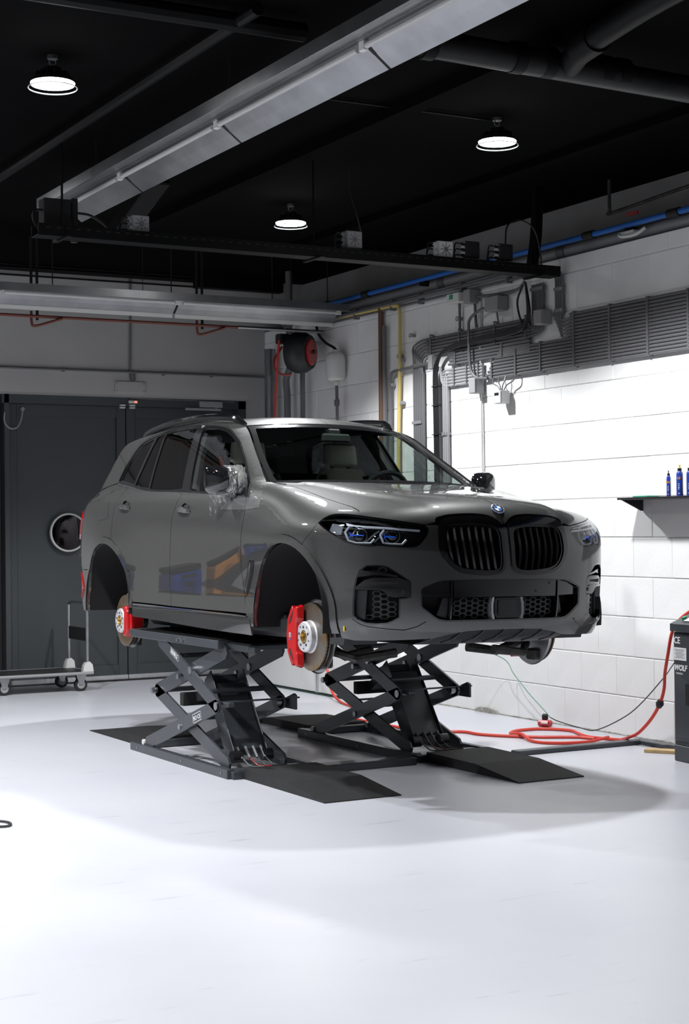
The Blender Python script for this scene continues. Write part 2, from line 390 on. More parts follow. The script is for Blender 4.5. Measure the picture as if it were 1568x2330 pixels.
# ================================================================ lamps (their light with them)
LAMPS = [(3.0, 8.80, 'left pendant lamp, nearest and largest of the three lit discs'), (6.05, 8.84, 'right pendant lamp over the car bonnet, lit white disc'), (6.12, 11.97, 'far pendant lamp above the cable tray, smallest lit disc')]
EXTRA = [(3.0, 11.97), (-.05, 8.82), (-.05, 11.97), (-.05, 5.65), (-.05, 2.5)]
def lamp(x, y, label):
    z = 4.11
    t = thing('pendant_lamp', label, 'lamp', (x, y, z-.02), 'round pendant lamps under the black ceiling')
    fixn(MB().lathe([(.141, -.014), (.137, -.010), (.133, -.014), (.137, -.018)], (x, y, z), (0, 0, 1), 40, closed=True).build('rim_ring', 'alu', t))
    m = MB().lathe([(.124, .016), (.112, .040), (.06, .062), (.05, .10), (.02, .115), (0, .115)], (x, y, z), (0, 0, 1), 32)
    for k in range(14):
        a = 2*math.pi*k/14; m.box((x+.072*math.cos(a), y+.072*math.sin(a), z+.055), (.05, .004, .04), 0, Matrix.Rotation(a, 3, 'Z'))
    fixn(m.build('housing', 'satin_black', t))
    fixn(MB().lathe([(.125, .014), (.122, .004), (.06, -.002), (0, -.002)], (x, y, z), (0, 0, 1), 32).build('diffuser', 'led', t))
    MB().tube([(x+.02*math.sin(a), y, z+.135+.022*math.cos(a)) for a in [i*math.pi/6 for i in range(12)]], .004, 6, closed=True).build('hook', 'steel', t)
    MB().cyl((x, y, z+.155), (x, y, ZC), .003, 6).cyl((x, y, ZC-.02), (x, y, ZC), .03, 12).build('suspension_wire', 'steel', t)
    ld = bpy.data.lights.new('lamp_light', 'SPOT'); ld.shadow_soft_size = .09; ld.energy = LAMP_W; ld.spot_size = LAMP_CONE; ld.spot_blend = .35; ld.color = (.97, .985, 1.0)
    lo = bpy.data.objects.new('lamp_light', ld); COL.objects.link(lo); lo.parent = t; lo.location = (0, 0, -.09)
for x, y, l in LAMPS: lamp(x, y, l)
for x, y in EXTRA: lamp(x, y, 'pendant lamp of the ceiling grid outside the picture')
# ================================================================ strip-light troughs
def trough(name, label, o, L, ax, straps, wz=-.042, lip=0):
    """o: point under the spine; ax 'y' or 'x'; wing section in (a,z)"""
    t = thing(name, label, 'light fixture', o, 'metal strip-light troughs')
    ox, oy, oz = o
    def P(a, l, z): return (ox+a, oy+l, oz+z) if ax == 'y' else (ox+l, oy+a, oz+z)
    def strip(sec, nm, mt, l0, l1):
        m = MB(); n = len(sec); V = [P(a, l0, z) for a, z in sec]+[P(a, l1, z) for a, z in sec]
        m.add(V, [(i, (i+1) % n, n+(i+1) % n, n+i) for i in range(n)]+[tuple(range(n)), tuple(range(n, 2*n))[::-1]])
        return fixn(m.build(nm, mt, t, smooth=0))
    strip([(-.035, .06), (.035, .06), (.035, .12), (-.035, .12)], 'spine', 'galv', 0, L)
    strip([(-.17, .030), (-.165, .028), (-.10, .052), (-.03, .066), (-.03, .070), (-.105, .057), (-.166, .034), (-.166, .10), (-.170, .10)], 'reflector', 'galv', 0, L)
    e = straps+[L]; p = 0
    for s_ in e:
        strip([(.17, wz), (.166, wz-.002), (.10, .047+wz), (.03, .062), (.03, .066), (.102, .052+wz), (.166, wz+.004), (.168, wz+.022), (.172, wz+.022)], 'reflector', 'galv', p, s_-.012)
        if lip: strip([(.160, wz-lip), (.166, wz-lip), (.166, wz+.002), (.160, wz+.002)], 'reflector_lip', 'white_plastic', p, s_-.012)
        p = s_+.012
    for s_ in straps:
        m = MB(); m.box(P(.10, s_, .010), (.17, .03, .006) if ax == 'y' else (.03, .17, .006), 0, Matrix.Rotation(math.radians(36), 3, 'Y') if ax == 'y' else Matrix.Rotation(-math.radians(36), 3, 'X')); m.build('strap', 'dull_black', t, smooth=0)
    p = .05
    for s_ in e:
        MB().cyl(P(0, p, .035), P(0, s_-.06, .035), .016, 12).build('tube', 'tube_glass', t)
        MB().box(P(0, s_-.03, .04), (.03, .05, .05) if ax == 'y' else (.05, .03, .05), .003).build('socket', 'white_plastic', t)
        p = s_+.03
    for l in [L*.1, L*.36, L*.62, L*.9]: MB().cyl(P(0, l, .12), P(0, l, ZC-oz), .003, 6).build('hanger', 'dull_black', t)
    return t
trough('strip_light', 'long metal strip-light trough running overhead across the black ceiling', (3.91, 3.6, 3.90), 7.75, 'y', [1.6, 3.28, 5.0, 6.55])
trough('strip_light', 'metal strip-light trough hanging along the grey back wall', (2.2, 13.9, 3.66), 5.45, 'x', [2.05, 3.75], -.052, .034)
# ================================================================ black ceiling services
cp = thing('drain_pipe', 'thick black drain pipe with branch and joints under the ceiling', 'pipe', (5.4, 7.15, 4.0))
MB().tube([(4.42, 7.15, 4.11), (8.0, 7.15, 4.05)], .075, 16).build('main_pipe', 'pipe_worn', cp)
for x in (4.46, 5.02, 5.22, 5.60, 5.72): MB().cyl((x-.035, 7.15, 4.107), (x+.035, 7.15, 4.107), .086, 16).build('collar', 'black_metal', cp)
MB().tube(crv([(5.35, 7.12, 4.10), (5.25, 6.85, 4.12), (5.18, 6.5, 4.13), (5.10, 5.9, 4.14), (5.05, 4.6, 4.16)], 5), .07, 16).build('branch_pipe', 'black_metal', cp)
MB().cyl((5.26, 6.9, 4.12), (5.22, 6.7, 4.125), .083, 16).build('collar', 'black_metal', cp)
MB().tube([(3.56, 12.8, 4.2), (3.56, 7.3, 4.2)], .035, 10).build('ceiling_pipe', 'black_metal', label='slim black pipe along the ceiling left of the long strip light', cat='pipe')
MB().tube([(1.6, 7.55, 4.2), (3.95, 7.55, 4.2)], .05, 10).build('ceiling_pipe', 'black_metal', label='short worn black pipe crossing the ceiling at the top edge', cat='pipe')
MB().box((5.3, 9.35, 4.24), (.12, 9.0, .08)).build('ceiling_rib', 'ceiling', label='black ceiling rib running away behind the drain pipe', cat='beam')
MB().box((7.0, 9.35, 4.25), (.10, 9.0, .06)).build('ceiling_rib', 'ceiling', label='thin black ceiling rib nearest the block wall', cat='beam')
MB().tube(crv([(4.2, 8.86, 4.26), (5.2, 8.85, 4.262), (6.0, 8.84, 4.26)], 4), .008, 6).build('lamp_feed', 'black_metal', label='thin black cable feeding the right pendant lamp along the ceiling', cat='cable')
# ================================================================ cable tray with boxes
ct = thing('cable_tray', 'black perforated cable tray hanging across the room to the block wall', 'cable tray', (5.5, 10.45, 3.55))
MB().box((5.56, 10.45, 3.563), (4.26, .14, .006)).box((5.56, 10.38, 3.60), (4.26, .006, .08)).box((5.56, 10.52, 3.60), (4.26, .006, .08)).build('tray', 'black_metal', ct, smooth=0)
for i in range(60): MB().box((3.5+i*.07, 10.376, 3.615), (.028, .003, .008)).build('slot', 'dull_black', ct, smooth=0)
for x in (3.62, 5.53, 7.5):
    MB().box((x, 10.45, 3.56), (.03, .3, .02)).build('bracket', 'black_metal', ct)
    MB().cyl((x, 10.45, 3.56), (x, 10.45, ZC-.003), .008, 6).build('rod', 'black_metal', ct)
for k in range(6): MB().tube(crv([(3.5+.1*k, 10.40+.02*k, 3.585), (5.0, 10.40+.018*k, 3.58+.004*k), (6.3, 10.41+.016*k, 3.60), (7.3, 10.4+.02*k, 3.625+.01*(k % 3)), (7.66, 10.42+.02*k, 3.60)], 8), .008, 6).build('cable', 'conduit', ct)
def jbox(x, y, z, s, mt, label, star=False, d=.07, face='y', glands=3):
    t = thing('junction_box', label, 'box', (x, y, z-(s[2] if hasattr(s, '__len__') else s)/2), 'junction boxes')
    if face == 'y':
        MB().box((x, y, z), (s, d, s), .006).build('box_body', mt, t)
        MB().box((x, y-d/2-.004, z), (s*.96, .01, s*.96), .004).build('lid', mt, t)
        if star:
            m = MB()
            for k in range(4): m.box((x, y-d/2-.0095, z), (s*.78, .002, .006), 0, Matrix.Rotation(k*math.pi/4, 3, 'Y'))
            m.build('lid_rib', 'conduit', t)
            fixn(MB().lathe([(0, .003), (.016, .003), (.016, 0)], (x, y-d/2-.009, z), (0, -1, 0), 12).build('lid_boss', 'conduit', t))
        for k in range(glands): MB().cyl((x-s/2, y, z-s/3+k*s/3), (x-s/2-.025, y, z-s/3+k*s/3), .012, 8).build('gland', mt, t)
        for k in range(glands): MB().tube(crv([(x-s/2-.02, y, z-s/3+k*s/3), (x-s/2-.07, y, z-s/3+k*s/3-.005), (x-s/2-.10, y, z-s/2-.04), (x-s/2-.2, y, z-s/2-.075)], 5), .006, 6).build('cable', 'dull_black', t)
    else:
        sx, sy, sz = s if hasattr(s, '__len__') else (d, s, s)
        MB().box((x, y, z), (sx, sy, sz), .006).build('box_body', mt, t)
        MB().box((x-sx/2-.004, y, z), (.012, sy*.97, sz*.97), .004).build('lid', mt, t)
    return t
jbox(4.18, 10.47, 3.70, .12, 'box_grey', 'grey junction box on the cable tray near the strip-light end', True)
jbox(5.86, 10.47, 3.72, .13, 'box_grey', 'grey junction box with ribbed lid on the tray under the far lamp', True)
jbox(6.655, 10.47, 3.705, .13, 'box_pale', 'pale junction box with star-ribbed lid on the cable tray', True)
jbox(6.90, 10.47, 3.722, .13, 'satin_black', 'black junction box on the tray, left of the two black ones', False)
jbox(7.21, 10.47, 3.725, .13, 'satin_black', 'black junction box on the tray, right of the two black ones', False)
MB().tube(crv([(5.87, 10.45, 3.62), (5.92, 10.44, 3.74), (5.90, 10.46, 3.9), (5.86, 10.5, 4.1), (5.86, 10.5, 4.27)], 7), .006, 6).build('drop_cable', 'satin_black', label='black cable dropping from the ceiling to the ribbed grey box', cat='cable')
MB().tube(crv([(7.21, 10.44, 3.79), (7.23, 10.44, 3.93), (7.34, 10.44, 3.99), (7.48, 10.44, 3.93), (7.54, 10.44, 3.75), (7.56, 10.45, 3.6)], 7), .007, 6).build('looped_cable', 'satin_black', label='black cable looping over the tray end beside the black boxes', cat='cable')
tc_ = thing('trough_end_box', 'black control box hanging at the far end of the long strip light', 'box', (3.62, 10.60, 3.56))
MB().box((3.62, 10.60, 3.755), (.19, .12, .18), .006).build('box_body', 'dull_black', tc_)
MB().box((3.75, 10.58, 3.71), (.04, .05, .30), .004).build('upright', 'dull_black', tc_)
MB().tube(crv([(3.77, 10.58, 3.765), (3.87, 10.58, 3.755), (3.97, 10.56, 3.69), (4.0, 10.5, 3.60)], 6), .009, 6).build('cable', 'black_rubber', tc_)
MB().tube(crv([(3.53, 10.58, 3.765), (3.47, 10.57, 3.755), (3.45, 10.54, 3.69), (3.48, 10.5, 3.60)], 6), .009, 6).build('cable', 'black_rubber', tc_)
MB().box((4.5, 11.3, 4.0), (.16, .9, .12), .01, Matrix.Rotation(-.32, 3, 'X')).build('ceiling_brace', 'black_metal', label='dark sloping brace behind the strip-light end', cat='beam')
MB().tube(crv([(7.5, 10.50, 3.62), (7.56, 10.52, 3.9), (7.6, 10.55, 4.26)], 3), .05, 6).build('riser_bundle', 'black_metal', label='black riser bundle from the tray end up to the ceiling', cat='cable')
# ================================================================ pipes along the right wall top
pb = thing('compressed_air_pipe', 'blue compressed-air pipe along the top of the block wall', 'pipe', (7.74, 12, 3.8))
MB().tube([(7.76, 3.0, 3.845), (7.76, 14.45, 3.845)], .022, 10).build('pipe', 'blue_pipe', pb)
for y in (9.1, 10.1, 14.42, 13.6): MB().cyl((7.76, y-.06, 3.845), (7.76, y+.06, 3.845), .033, 12).build('coupling', 'black_rubber', pb)
for y in (9.65, 11.4, 12.6): MB().box((7.80, y, 3.815), (.10, .025, .05)).build('clip', 'dull_black', pb)
pw = thing('ledge_pipe', 'large dusty grey pipe resting on the wall ledge', 'pipe', (7.86, 11, 3.73))
MB().tube([(7.90, 2.5, 3.80), (7.90, 15.6, 3.80)], .055, 16).build('pipe', 'box_grey', pw)
for y in (10.6, 12.4): MB().cyl((7.90, y-.05, 3.80), (7.90, y+.05, 3.80), .064, 16).build('collar', 'conduit', pw)
wc = thing('pipe_clamp', 'white bent pipe clamp at the top of the block wall', 'clamp', (7.74, 9.63, 3.74))
MB().tube(crv([(7.78, 9.75, 3.80), (7.74, 9.70, 3.775), (7.72, 9.62, 3.755), (7.75, 9.52, 3.76), (7.79, 9.46, 3.80)], 5), .014, 8).build('clamp_bar', 'white_plastic', wc)
MB().box((7.77, 9.63, 3.79), (.05, .16, .02), .004).build('clamp_plate', 'white_plastic', wc)
MB().tube(crv([(7.83, 8.0, 4.05), (7.83, 9.0, 4.03), (7.83, 9.88, 3.99), (7.83, 9.93, 4.02), (7.83, 9.93, 4.25)], 4), .014, 8).build('thin_pipe', 'metal_worn', label='thin rusty pipe bending up to the ceiling above the blue pipe', cat='pipe')
MB().box((7.80, 9.62, 3.935), (.01, .13, .025)).build('warning_tag', 'red_dark', label='small red printed tag above the blue pipe', cat='tag')
ph_ = thing('conduit_pipe', 'dark pipe run clipped under the ledge left of the cable drop', 'pipe', (7.74, 12.5, 3.66))
MB().tube([(7.745, 10.95, 3.69), (7.745, 14.6, 3.69)], .02, 8).build('pipe', 'conduit', ph_); MB().tube([(7.76, 11.0, 3.645), (7.76, 14.3, 3.65)], .012, 8).build('pipe', 'conduit', ph_)
for y in (11.2, 11.9, 12.6, 13.1, 13.8): MB().box((7.765, y, 3.675), (.06, .03, .1), .003).build('saddle', 'conduit', ph_)
yp = thing('gas_pipe', 'yellow gas pipe running along the wall top and bending down', 'pipe', (7.74, 13, 1.2))
MB().tube(crv([(7.75, 14.4, 3.69), (7.75, 13.6, 3.675), (7.75, 13.05, 3.665), (7.75, 12.97, 3.64), (7.75, 12.95, 3.55)], 5)+[(7.75, 12.96, 3.1), (7.75, 13.0, 2.4), (7.75, 13.02, 1.0)], .016, 10).build('pipe', 'yellow_pipe', yp)
for z in (3.15, 2.75): MB().box((7.765, 12.95, z), (.04, .05, .03), .003).build('clip', 'box_grey', yp)
MB().tube([(7.755, 13.31, 3.70), (7.755, 13.33, .9)], .027, 12).build('downpipe', 'brown_pipe', label='brown downpipe on the block wall beside the yellow pipe', cat='pipe')
MB().tube([(7.75, 13.24, 3.50), (7.75, 13.26, .9)], .022, 12).build('downpipe', 'conduit', label='dark grey pipe standing next to the brown downpipe', cat='pipe')
gp = thing('wall_conduit', 'grey conduit from a wall box turning down left of the yellow pipe', 'conduit', (7.75, 12.8, 1.0))
MB().tube(crv([(7.75, 12.36, 3.075), (7.75, 12.75, 3.06), (7.75, 13.06, 3.05), (7.75, 13.12, 3.02), (7.75, 13.135, 2.95)], 5)+[(7.75, 13.14, 2.6), (7.75, 13.17, 1.0)], .017, 10).build('pipe', 'conduit', gp)
MB().box((7.765, 13.135, 2.93), (.04, .06, .03), .003).build('clip', 'box_grey', gp)
for y, z in ((12.76, 3.36), (12.98, 3.19), (11.97, 3.42)):
    m = thing('wall_hook', {12.76: 'small grey pipe ring on the wall right of the yellow pipe', 12.98: 'small grey pipe ring on the wall left of the yellow pipe', 11.97: 'small metal ring bracket on the wall under the green-lit box'}[y], 'hook', (7.75, y, z-.03))
    MB().tube([(7.76, y+.025+.018*math.cos(a), z+.018*math.sin(a)) for a in [k*math.pi/5 for k in range(10)]], .005, 6, closed=True).build('ring', 'steel', m)
    MB().box((7.775, y-.01, z-.005), (.05, .02, .03), .004).build('anchor', 'box_grey', m)
# ---------------------------------------------------------------- conduit racks: every conduit its own piece
def rack(label, horiz, r=.0125, clips=(), vert=(), mt='conduit', extra=()):
    a = horiz[0] if horiz else vert[0]
    t = thing('conduit_rack', label, 'conduits', (7.77, 10.5, 2.9), 'grey conduit racks on the block wall')
    for y0_, y1_, z in horiz: MB().tube([(7.765, y0_, z), (7.765, y1_, z)], r, 8).build('conduit', mt, t)
    for y_, z0_, z1_ in vert: MB().tube([(7.765, y_, z0_), (7.765, y_, z1_)], r, 8).build('conduit', mt, t)
    for p in extra: MB().tube(crv(p, 6), r*.8, 7).build('conduit', mt, t)
    for y_, z0_, z1_, hz in clips:
        if hz:
            m = MB().box((7.788, y_, (z0_+z1_)/2), (.024, .024, z1_-z0_+.03))
            n = int(round((z1_-z0_)/.0272))
            for k in range(n+1): m.box((7.762, y_, z0_+k*.0272+.0136), (.034, .024, .010)).box((7.7505, y_, z0_+k*.0272), (.006, .014, .020))
            m.build('clip_rail', 'conduit', t, smooth=0)
        else:
            m = MB().box((7.788, (z0_+z1_)/2, y_), (.024, z1_-z0_+.02, .022))
            n = int(round((z1_-z0_)/.0272))
            for k in range(n+1): m.box((7.752, z0_+k*.0272, y_), (.026, .015, .026))
            m.build('clip_rail', 'conduit_light', t, smooth=0)
    return t
zs = [2.855+i*.0272 for i in range(16)]
rack('widest rack of grey conduits running to the right edge of the wall', [(6.5, 10.36 if i > 8 else 11.58-.03*i, z) for i, z in enumerate(zs)], clips=[(8.95+.45*k, 2.855, zs[-1], 1) for k in range(4)]+[(8.5, 2.855, zs[-1], 1)]+[(10.75, 2.855, zs[8], 1), (11.1, 2.855, zs[7], 1), (11.45, 2.855, zs[5], 1)],
     extra=[[(7.765, 10.36, zs[9+k]), (7.76, 10.44, zs[9+k]-.01), (7.755, 10.47+.018*k, zs[9+k]+.035), (7.755, 10.46+.018*k, 3.32)] for k in range(6)])
rack('short rack of conduits ending at the left bend near the yellow pipe', [(10.9 if k < 4 else 11.0, 12.50, 3.145+.0292*k) for k in range(6)], clips=[(12.42, 3.145, 3.30, 1), (11.95, 3.145, 3.30, 1), (11.4, 3.145, 3.30, 1), (10.95, 3.145, 3.30, 1)],
     extra=[[(7.765, 12.49, 3.145+.029*k), (7.76, 12.55+.01*k, 3.14+.029*k), (7.76, 12.585+.03*k, 3.10+.028*k), (7.76, 12.575+.031*k, 2.98+.03*k)] for k in range(6)])
rack('middle rack of thin conduits between the upper and lower left racks', [(10.9, 12.14-.02*k, 3.03+.0272*k) for k in range(4)], clips=[(12.02, 3.03, 3.11, 1), (11.8, 3.03, 3.11, 1), (11.3, 3.03, 3.11, 1)], mt='conduit')
rack('small pale rack of conduits at the lower left of the wall wiring', [(11.60, 12.14, 2.845+.0272*k) for k in range(6)], clips=[(12.04, 2.845, 2.98, 1), (11.84, 2.845, 2.98, 1), (11.66, 2.845, 2.98, 1)], mt='conduit_light',
     extra=[[(7.765, 12.14, 2.845+.027*k), (7.76, 12.2, 2.85+.026*k), (7.755, 12.25, 2.90+.012*k), (7.755, 12.26+.01*k, 3.02)] for k in range(6)])
rack('upright bundle of grey conduits left of the pair, beside the yellow pipe', [], vert=[(12.575+.031*k, 1.3, 3.0+.03*k) for k in range(6)], clips=[(3.07, 12.575, 12.73, 0), (2.55, 12.60, 12.73, 0)], r=.0145)
rack('upright bundle of pale conduits right of the pair, above the car roof', [], vert=[(12.17+.030*k, 1.3, 2.93) for k in range(3)], clips=[(2.42, 12.17, 12.23, 0)], r=.014, mt='conduit_light')
bb = thing('cable_bundle', 'black tied cable bundle beside the pale upright conduits', 'cable', (7.75, 12.3, 1.4))
for k in range(5): MB().tube(crv([(7.74-.008*(k % 2), 12.285+.016*k, 1.3), (7.74, 12.29+.015*k, 2.3), (7.735, 12.29+.015*k, 2.9), (7.73, 12.26+.01*k, 3.06), (7.72, 12.12, 3.14+.008*k), (7.715, 11.7, 3.175+.008*k), (7.715, 11.2, 3.18+.01*k), (7.71, 10.93, 3.21+.01*k), (7.71, 10.86-.008*k, 3.32), (7.71, 10.88, 3.58)], 8), .0095, 7).build('cable', 'satin_black', bb)
for z in (2.85, 2.68, 2.42): MB().box((7.74, 12.315, z), (.045, .10, .008)).build('cable_tie', 'dull_black', bb)
rack('drop of grey conduits from the tray end into the upper left rack', [], vert=[(10.72+.028*k, 3.24, 3.56) for k in range(6)], clips=[(3.52, 10.72, 10.86, 0), (3.30, 10.72, 10.86, 0)], r=.0125,
     extra=[[(7.765, 10.72+.028*k, 3.25), (7.765, 10.735+.028*k, 3.19), (7.765, 10.82+.02*k, 3.155+.02*k), (7.765, 10.95, 3.15+.022*k)] for k in range(6)])
rack('drop of four conduits at the wall end of the tray', [], vert=[(10.455+.028*k, 3.28, 3.50) for k in range(4)], clips=[(3.48, 10.455, 10.54, 0), (3.31, 10.455, 10.54, 0)], r=.0135,
     extra=[[(7.765, 10.455+.028*k, 3.49), (7.76, 10.455+.028*k, 3.57), (7.72, 10.46+.02*k, 3.63), (7.62, 10.46+.02*k, 3.635)] for k in range(4)])
jbox(7.74, 11.94, 3.59, (.10, .20, .085), 'white_plastic', 'clear-lidded switch box with a green module high on the wall', face='x')
MB().box((7.68, 11.96, 3.60), (.012, .05, .04)).build('green_module', 'green', bpy.data.objects['junction_box.005'])
jbox(7.735, 11.71, 3.575, (.10, .10, .12), 'box_grey', 'square grey box beside the green-lit switch box', face='x')
jbox(7.745, 11.42, 3.47, (.08, .10, .12), 'box_grey', 'left grey box of the joined pair under the tray', face='x')
jbox(7.735, 11.30, 3.465, (.10, .12, .125), 'box_grey', 'right grey box of the joined pair under the tray', face='x')
jbox(7.735, 10.68, 3.275, (.10, .11, .12), 'box_grey', 'grey box between the two conduit drops below the tray', face='x')
jbox(7.74, 11.66, 2.80, (.09, .10, .13), 'box_grey', 'grey box hanging under the small pale conduit rack', face='x')
b5 = jbox(7.735, 11.27, 2.675, (.09, .10, .11), 'box_pale', 'small pale switch box hanging below the conduit racks', face='x')
MB().box((7.68, 11.275, 2.70), (.006, .06, .022)).build('window', 'satin_black', b5)
for k, dy in enumerate((.05, .02, -.01, -.06)): MB().tube(crv([(7.73, 11.27+dy*.5, 2.73), (7.73, 11.27+dy*1.2, 2.77), (7.735, 11.27+dy*2.6, 2.80), (7.75, 11.27+dy*3.0, 2.85)], 5), .006, 6).build('wire', 'conduit', b5)
jbox(7.76, 12.39, 3.075, (.06, .07, .13), 'box_grey', 'grey box at the head of the cable bundle', face='x')
def wire(label, pts, r=.008, mt='conduit', name='wall_cable', cat='cable', n=6): return MB().tube(crv(pts, n), r, 7).build(name, mt, label=label, cat=cat)
wire('upright grey conduit below the green-lit box', [(7.76, 11.95, 3.55), (7.76, 11.95, 3.4), (7.76, 11.95, 3.31)], .013, 'conduit', 'wall_conduit', 'conduit')
wire('upright grey conduit under the square box', [(7.76, 11.71, 3.53), (7.76, 11.70, 3.4), (7.76, 11.69, 3.31)], .013, 'conduit', 'wall_conduit', 'conduit')
wire('pale vertical conduit crossing the racks down the bright wall', [(7.775, 11.65, 3.53), (7.775, 11.65, 2.9), (7.775, 11.64, 2.0), (7.775, 11.62, .9)], .011, 'white_plastic', 'wall_conduit', 'conduit')
wire('bent grey conduit looping from the pair of boxes down over the racks', [(7.73, 11.46, 3.45), (7.72, 11.58, 3.44), (7.715, 11.72, 3.38), (7.715, 11.74, 3.28), (7.715, 11.73, 3.05), (7.72, 11.71, 2.93), (7.73, 11.64, 2.87), (7.745, 11.5, 2.855)], .013, 'conduit', 'wall_conduit', 'conduit')
wire('slack black cable between the tray and the upper rack', [(7.74, 10.97, 3.57), (7.73, 11.03, 3.45), (7.73, 11.0, 3.32), (7.75, 10.97, 3.24)], .009, 'satin_black')
wire('grey conduit linking the square box to the tray', [(7.75, 11.66, 3.57), (7.75, 11.3, 3.545), (7.75, 11.05, 3.55), (7.75, 10.95, 3.60)], .015, 'conduit', 'wall_conduit', 'conduit')
wire('thin grey cable hanging from the joined pair of boxes', [(7.75, 11.36, 3.40), (7.755, 11.35, 3.33), (7.76, 11.34, 3.28)], .007)
# ================================================================ back wall services
bc = thing('wall_conduit', 'thin dark conduit running level above the door', 'conduit', (6, 15.87, 3.2))
MB().tube([(0, 15.88, 3.235), (7.78, 15.88, 3.24)], .012, 8).build('pipe', 'conduit', bc)
for x in (5.5, 6.6, 7.15): MB().box((x, 15.885, 3.236), (.03, .03, .04), .003).build('clip', 'conduit', bc)
wire('upright conduit on the back wall with a looped end over the plate', [(6.235, 15.88, 4.25), (6.23, 15.88, 3.6), (6.225, 15.88, 3.24), (6.23, 15.87, 3.16), (6.25, 15.865, 3.14), (6.27, 15.87, 3.17), (6.265, 15.88, 3.23)], .010, 'conduit', 'wall_conduit', 'conduit')
bp_ = thing('cover_plate', 'blank painted cover plate above the door seam', 'plate', (6.23, 15.88, 3.02))
MB().box((6.23, 15.893, 3.083), (.34, .016, .115), .003).build('plate', 'wall_paint', bp_)
for dx in (-.15, .15):
    for dz in (-.04, .04): MB().cyl((6.23+dx, 15.884, 3.083+dz), (6.23+dx, 15.890, 3.083+dz), .007, 8).build('screw', 'conduit', bp_)
sp_ = thing('sprinkler_pipe', 'red-brown pipe with drop bends hung below the back strip light', 'pipe', (6, 14.3, 3.5))
MB().tube([(1, 14.3, 3.552), (6.72, 14.3, 3.552)], .014, 8).build('pipe', 'redbrown_pipe', sp_)
MB().tube([(6.72, 14.3, 3.552), (7.66, 14.3, 3.552)], .017, 8).build('pipe', 'galv', sp_)
for x in (4.66, 6.3):
    for dx in (0, .055): MB().cyl((x+dx, 14.32, 3.52 if dx else 3.70), (x+dx, 14.32, ZC), .014, 8).build('hanger', 'dull_black', sp_)
    MB().tube(crv([(x, 14.32, 3.6), (x, 14.31, 3.49), (x+.04, 14.30, 3.465), (x+.28, 14.28, 3.54)], 5), .013, 8).build('support_arm', 'redbrown_pipe', sp_)
for x in (4.72, 5.86, 6.9, 7.5): MB().cyl((x, 13.9, 3.78), (x, 13.9, ZC), .005, 6).build('ceiling_rod', 'dull_black', label='thin black rod holding the back strip light at %s' % {4.72: 'the far left', 5.86: 'the middle', 6.9: 'the right of centre', 7.5: 'the right end'}[x], cat='rod', group='thin black rods holding the back strip light')
MB().tube([(-3, 15.82, 4.235), (7.6, 15.82, 4.235)], .03, 8).tube([(-3, 15.86, 4.17), (7.7, 15.86, 4.17)], .010, 6).build('ceiling_conduit', 'black_metal', label='black conduit tucked under the ceiling along the back wall', cat='conduit')
MB().tube([(7.66, 15.5, 0), (7.66, 15.5, 3.50)], .058, 18).cyl((7.66, 15.5, 3.36), (7.66, 15.5, 3.39), .062, 18).cyl((7.66, 15.5, 3.46), (7.66, 15.5, 3.50), .062, 18).build('duct', 'galv', label='galvanised round duct standing in the back corner', cat='duct')
MB().tube(crv([(7.68, 15.08, 4.27), (7.68, 15.08, 3.6), (7.68, 15.06, 3.3), (7.66, 15.12, 3.15), (7.68, 15.14, 3.0)], 5)+[(7.68, 15.12, 1.225)], .036, 12).build('downpipe', 'conduit', label='dark drain pipe with an offset bend right of the duct', cat='pipe')
MB().tube([(7.70, 14.86, 1.2), (7.70, 14.86, 3.55)], .014, 8).tube([(7.70, 14.80, 1.2), (7.70, 14.80, 3.45)], .014, 8).build('thin_pipe_pair', 'galv', label='pair of thin galvanised pipes left of the hose reel', cat='pipe')
MB().box((7.35, 15.6, 4.2), (1.0, .12, .16)).build('ceiling_beam', 'black_metal', label='short black beam in the back corner below the ceiling', cat='beam')
# hose reel
hr = thing('hose_reel', 'black hose reel with red side plate high on the back corner wall', 'hose reel', (7.50, 14.5, 3.15))
fixn(MB().lathe([(0, -.14), (.10, -.14), (.17, -.11), (.205, -.05), (.212, 0), (.205, .06), (.17, .12), (0, .13)], (7.50, 14.50, 3.36), (.63, -.776, 0), 28).build('drum_casing', 'plastic_black', hr))
fixn(MB().lathe([(.13, .118), (.135, .13), (.12, .143), (.05, .147), (0, .147)], (7.50, 14.50, 3.36), (.63, -.776, 0), 28).build('side_plate', 'red_caliper', hr))
MB().cyl((7.590, 14.389, 3.36), (7.608, 14.367, 3.36), .022, 10).build('hub', 'plastic_black', hr)
MB().box((7.62, 14.55, 3.46), (.30, .05, .05), .005).build('wall_bracket', 'steel', hr)
MB().box((7.36, 14.60, 3.50), (.12, .10, .10), .01).build('hose_guide', 'plastic_black', hr)
MB().tube(crv([(7.30, 14.56, 3.48), (7.27, 14.55, 3.2), (7.22, 14.5, 2.6), (7.15, 14.2, 1.6), (7.17, 13.6, .6), (7.18, 13.4, .3), (7.17, 13.3, .1), (7.10, 13.0, .015), (6.93, 12.39, .012), (6.6, 11.9, .012), (6.58, 11.2, .012), (6.64, 10.75, .012), (6.851, 10.583, .012), (6.88, 10.372, .012), (7.014, 10.145, .012), (7.17, 9.99, .012), (7.38, 9.85, .012), (7.425, 9.768, .012), (7.45, 9.70, .012)], 8), .012, 8).build('hose', 'red_hose', hr)
MB().tube(crv([(7.33, 14.55, 3.42), (7.27, 14.6, 3.3), (7.27, 14.6, 3.2), (7.33, 14.57, 3.14), (7.42, 14.53, 3.14)], 6), .012, 8).build('hose', 'red_dark', hr)
MB().tube(crv([(7.66, 14.46, 3.70), (7.66, 14.40, 3.55), (7.70, 14.32, 3.45), (7.74, 14.20, 3.38), (7.74, 14.16, 3.30)], 6), .014, 8).build('feed_hose', 'black_rubber', hr)
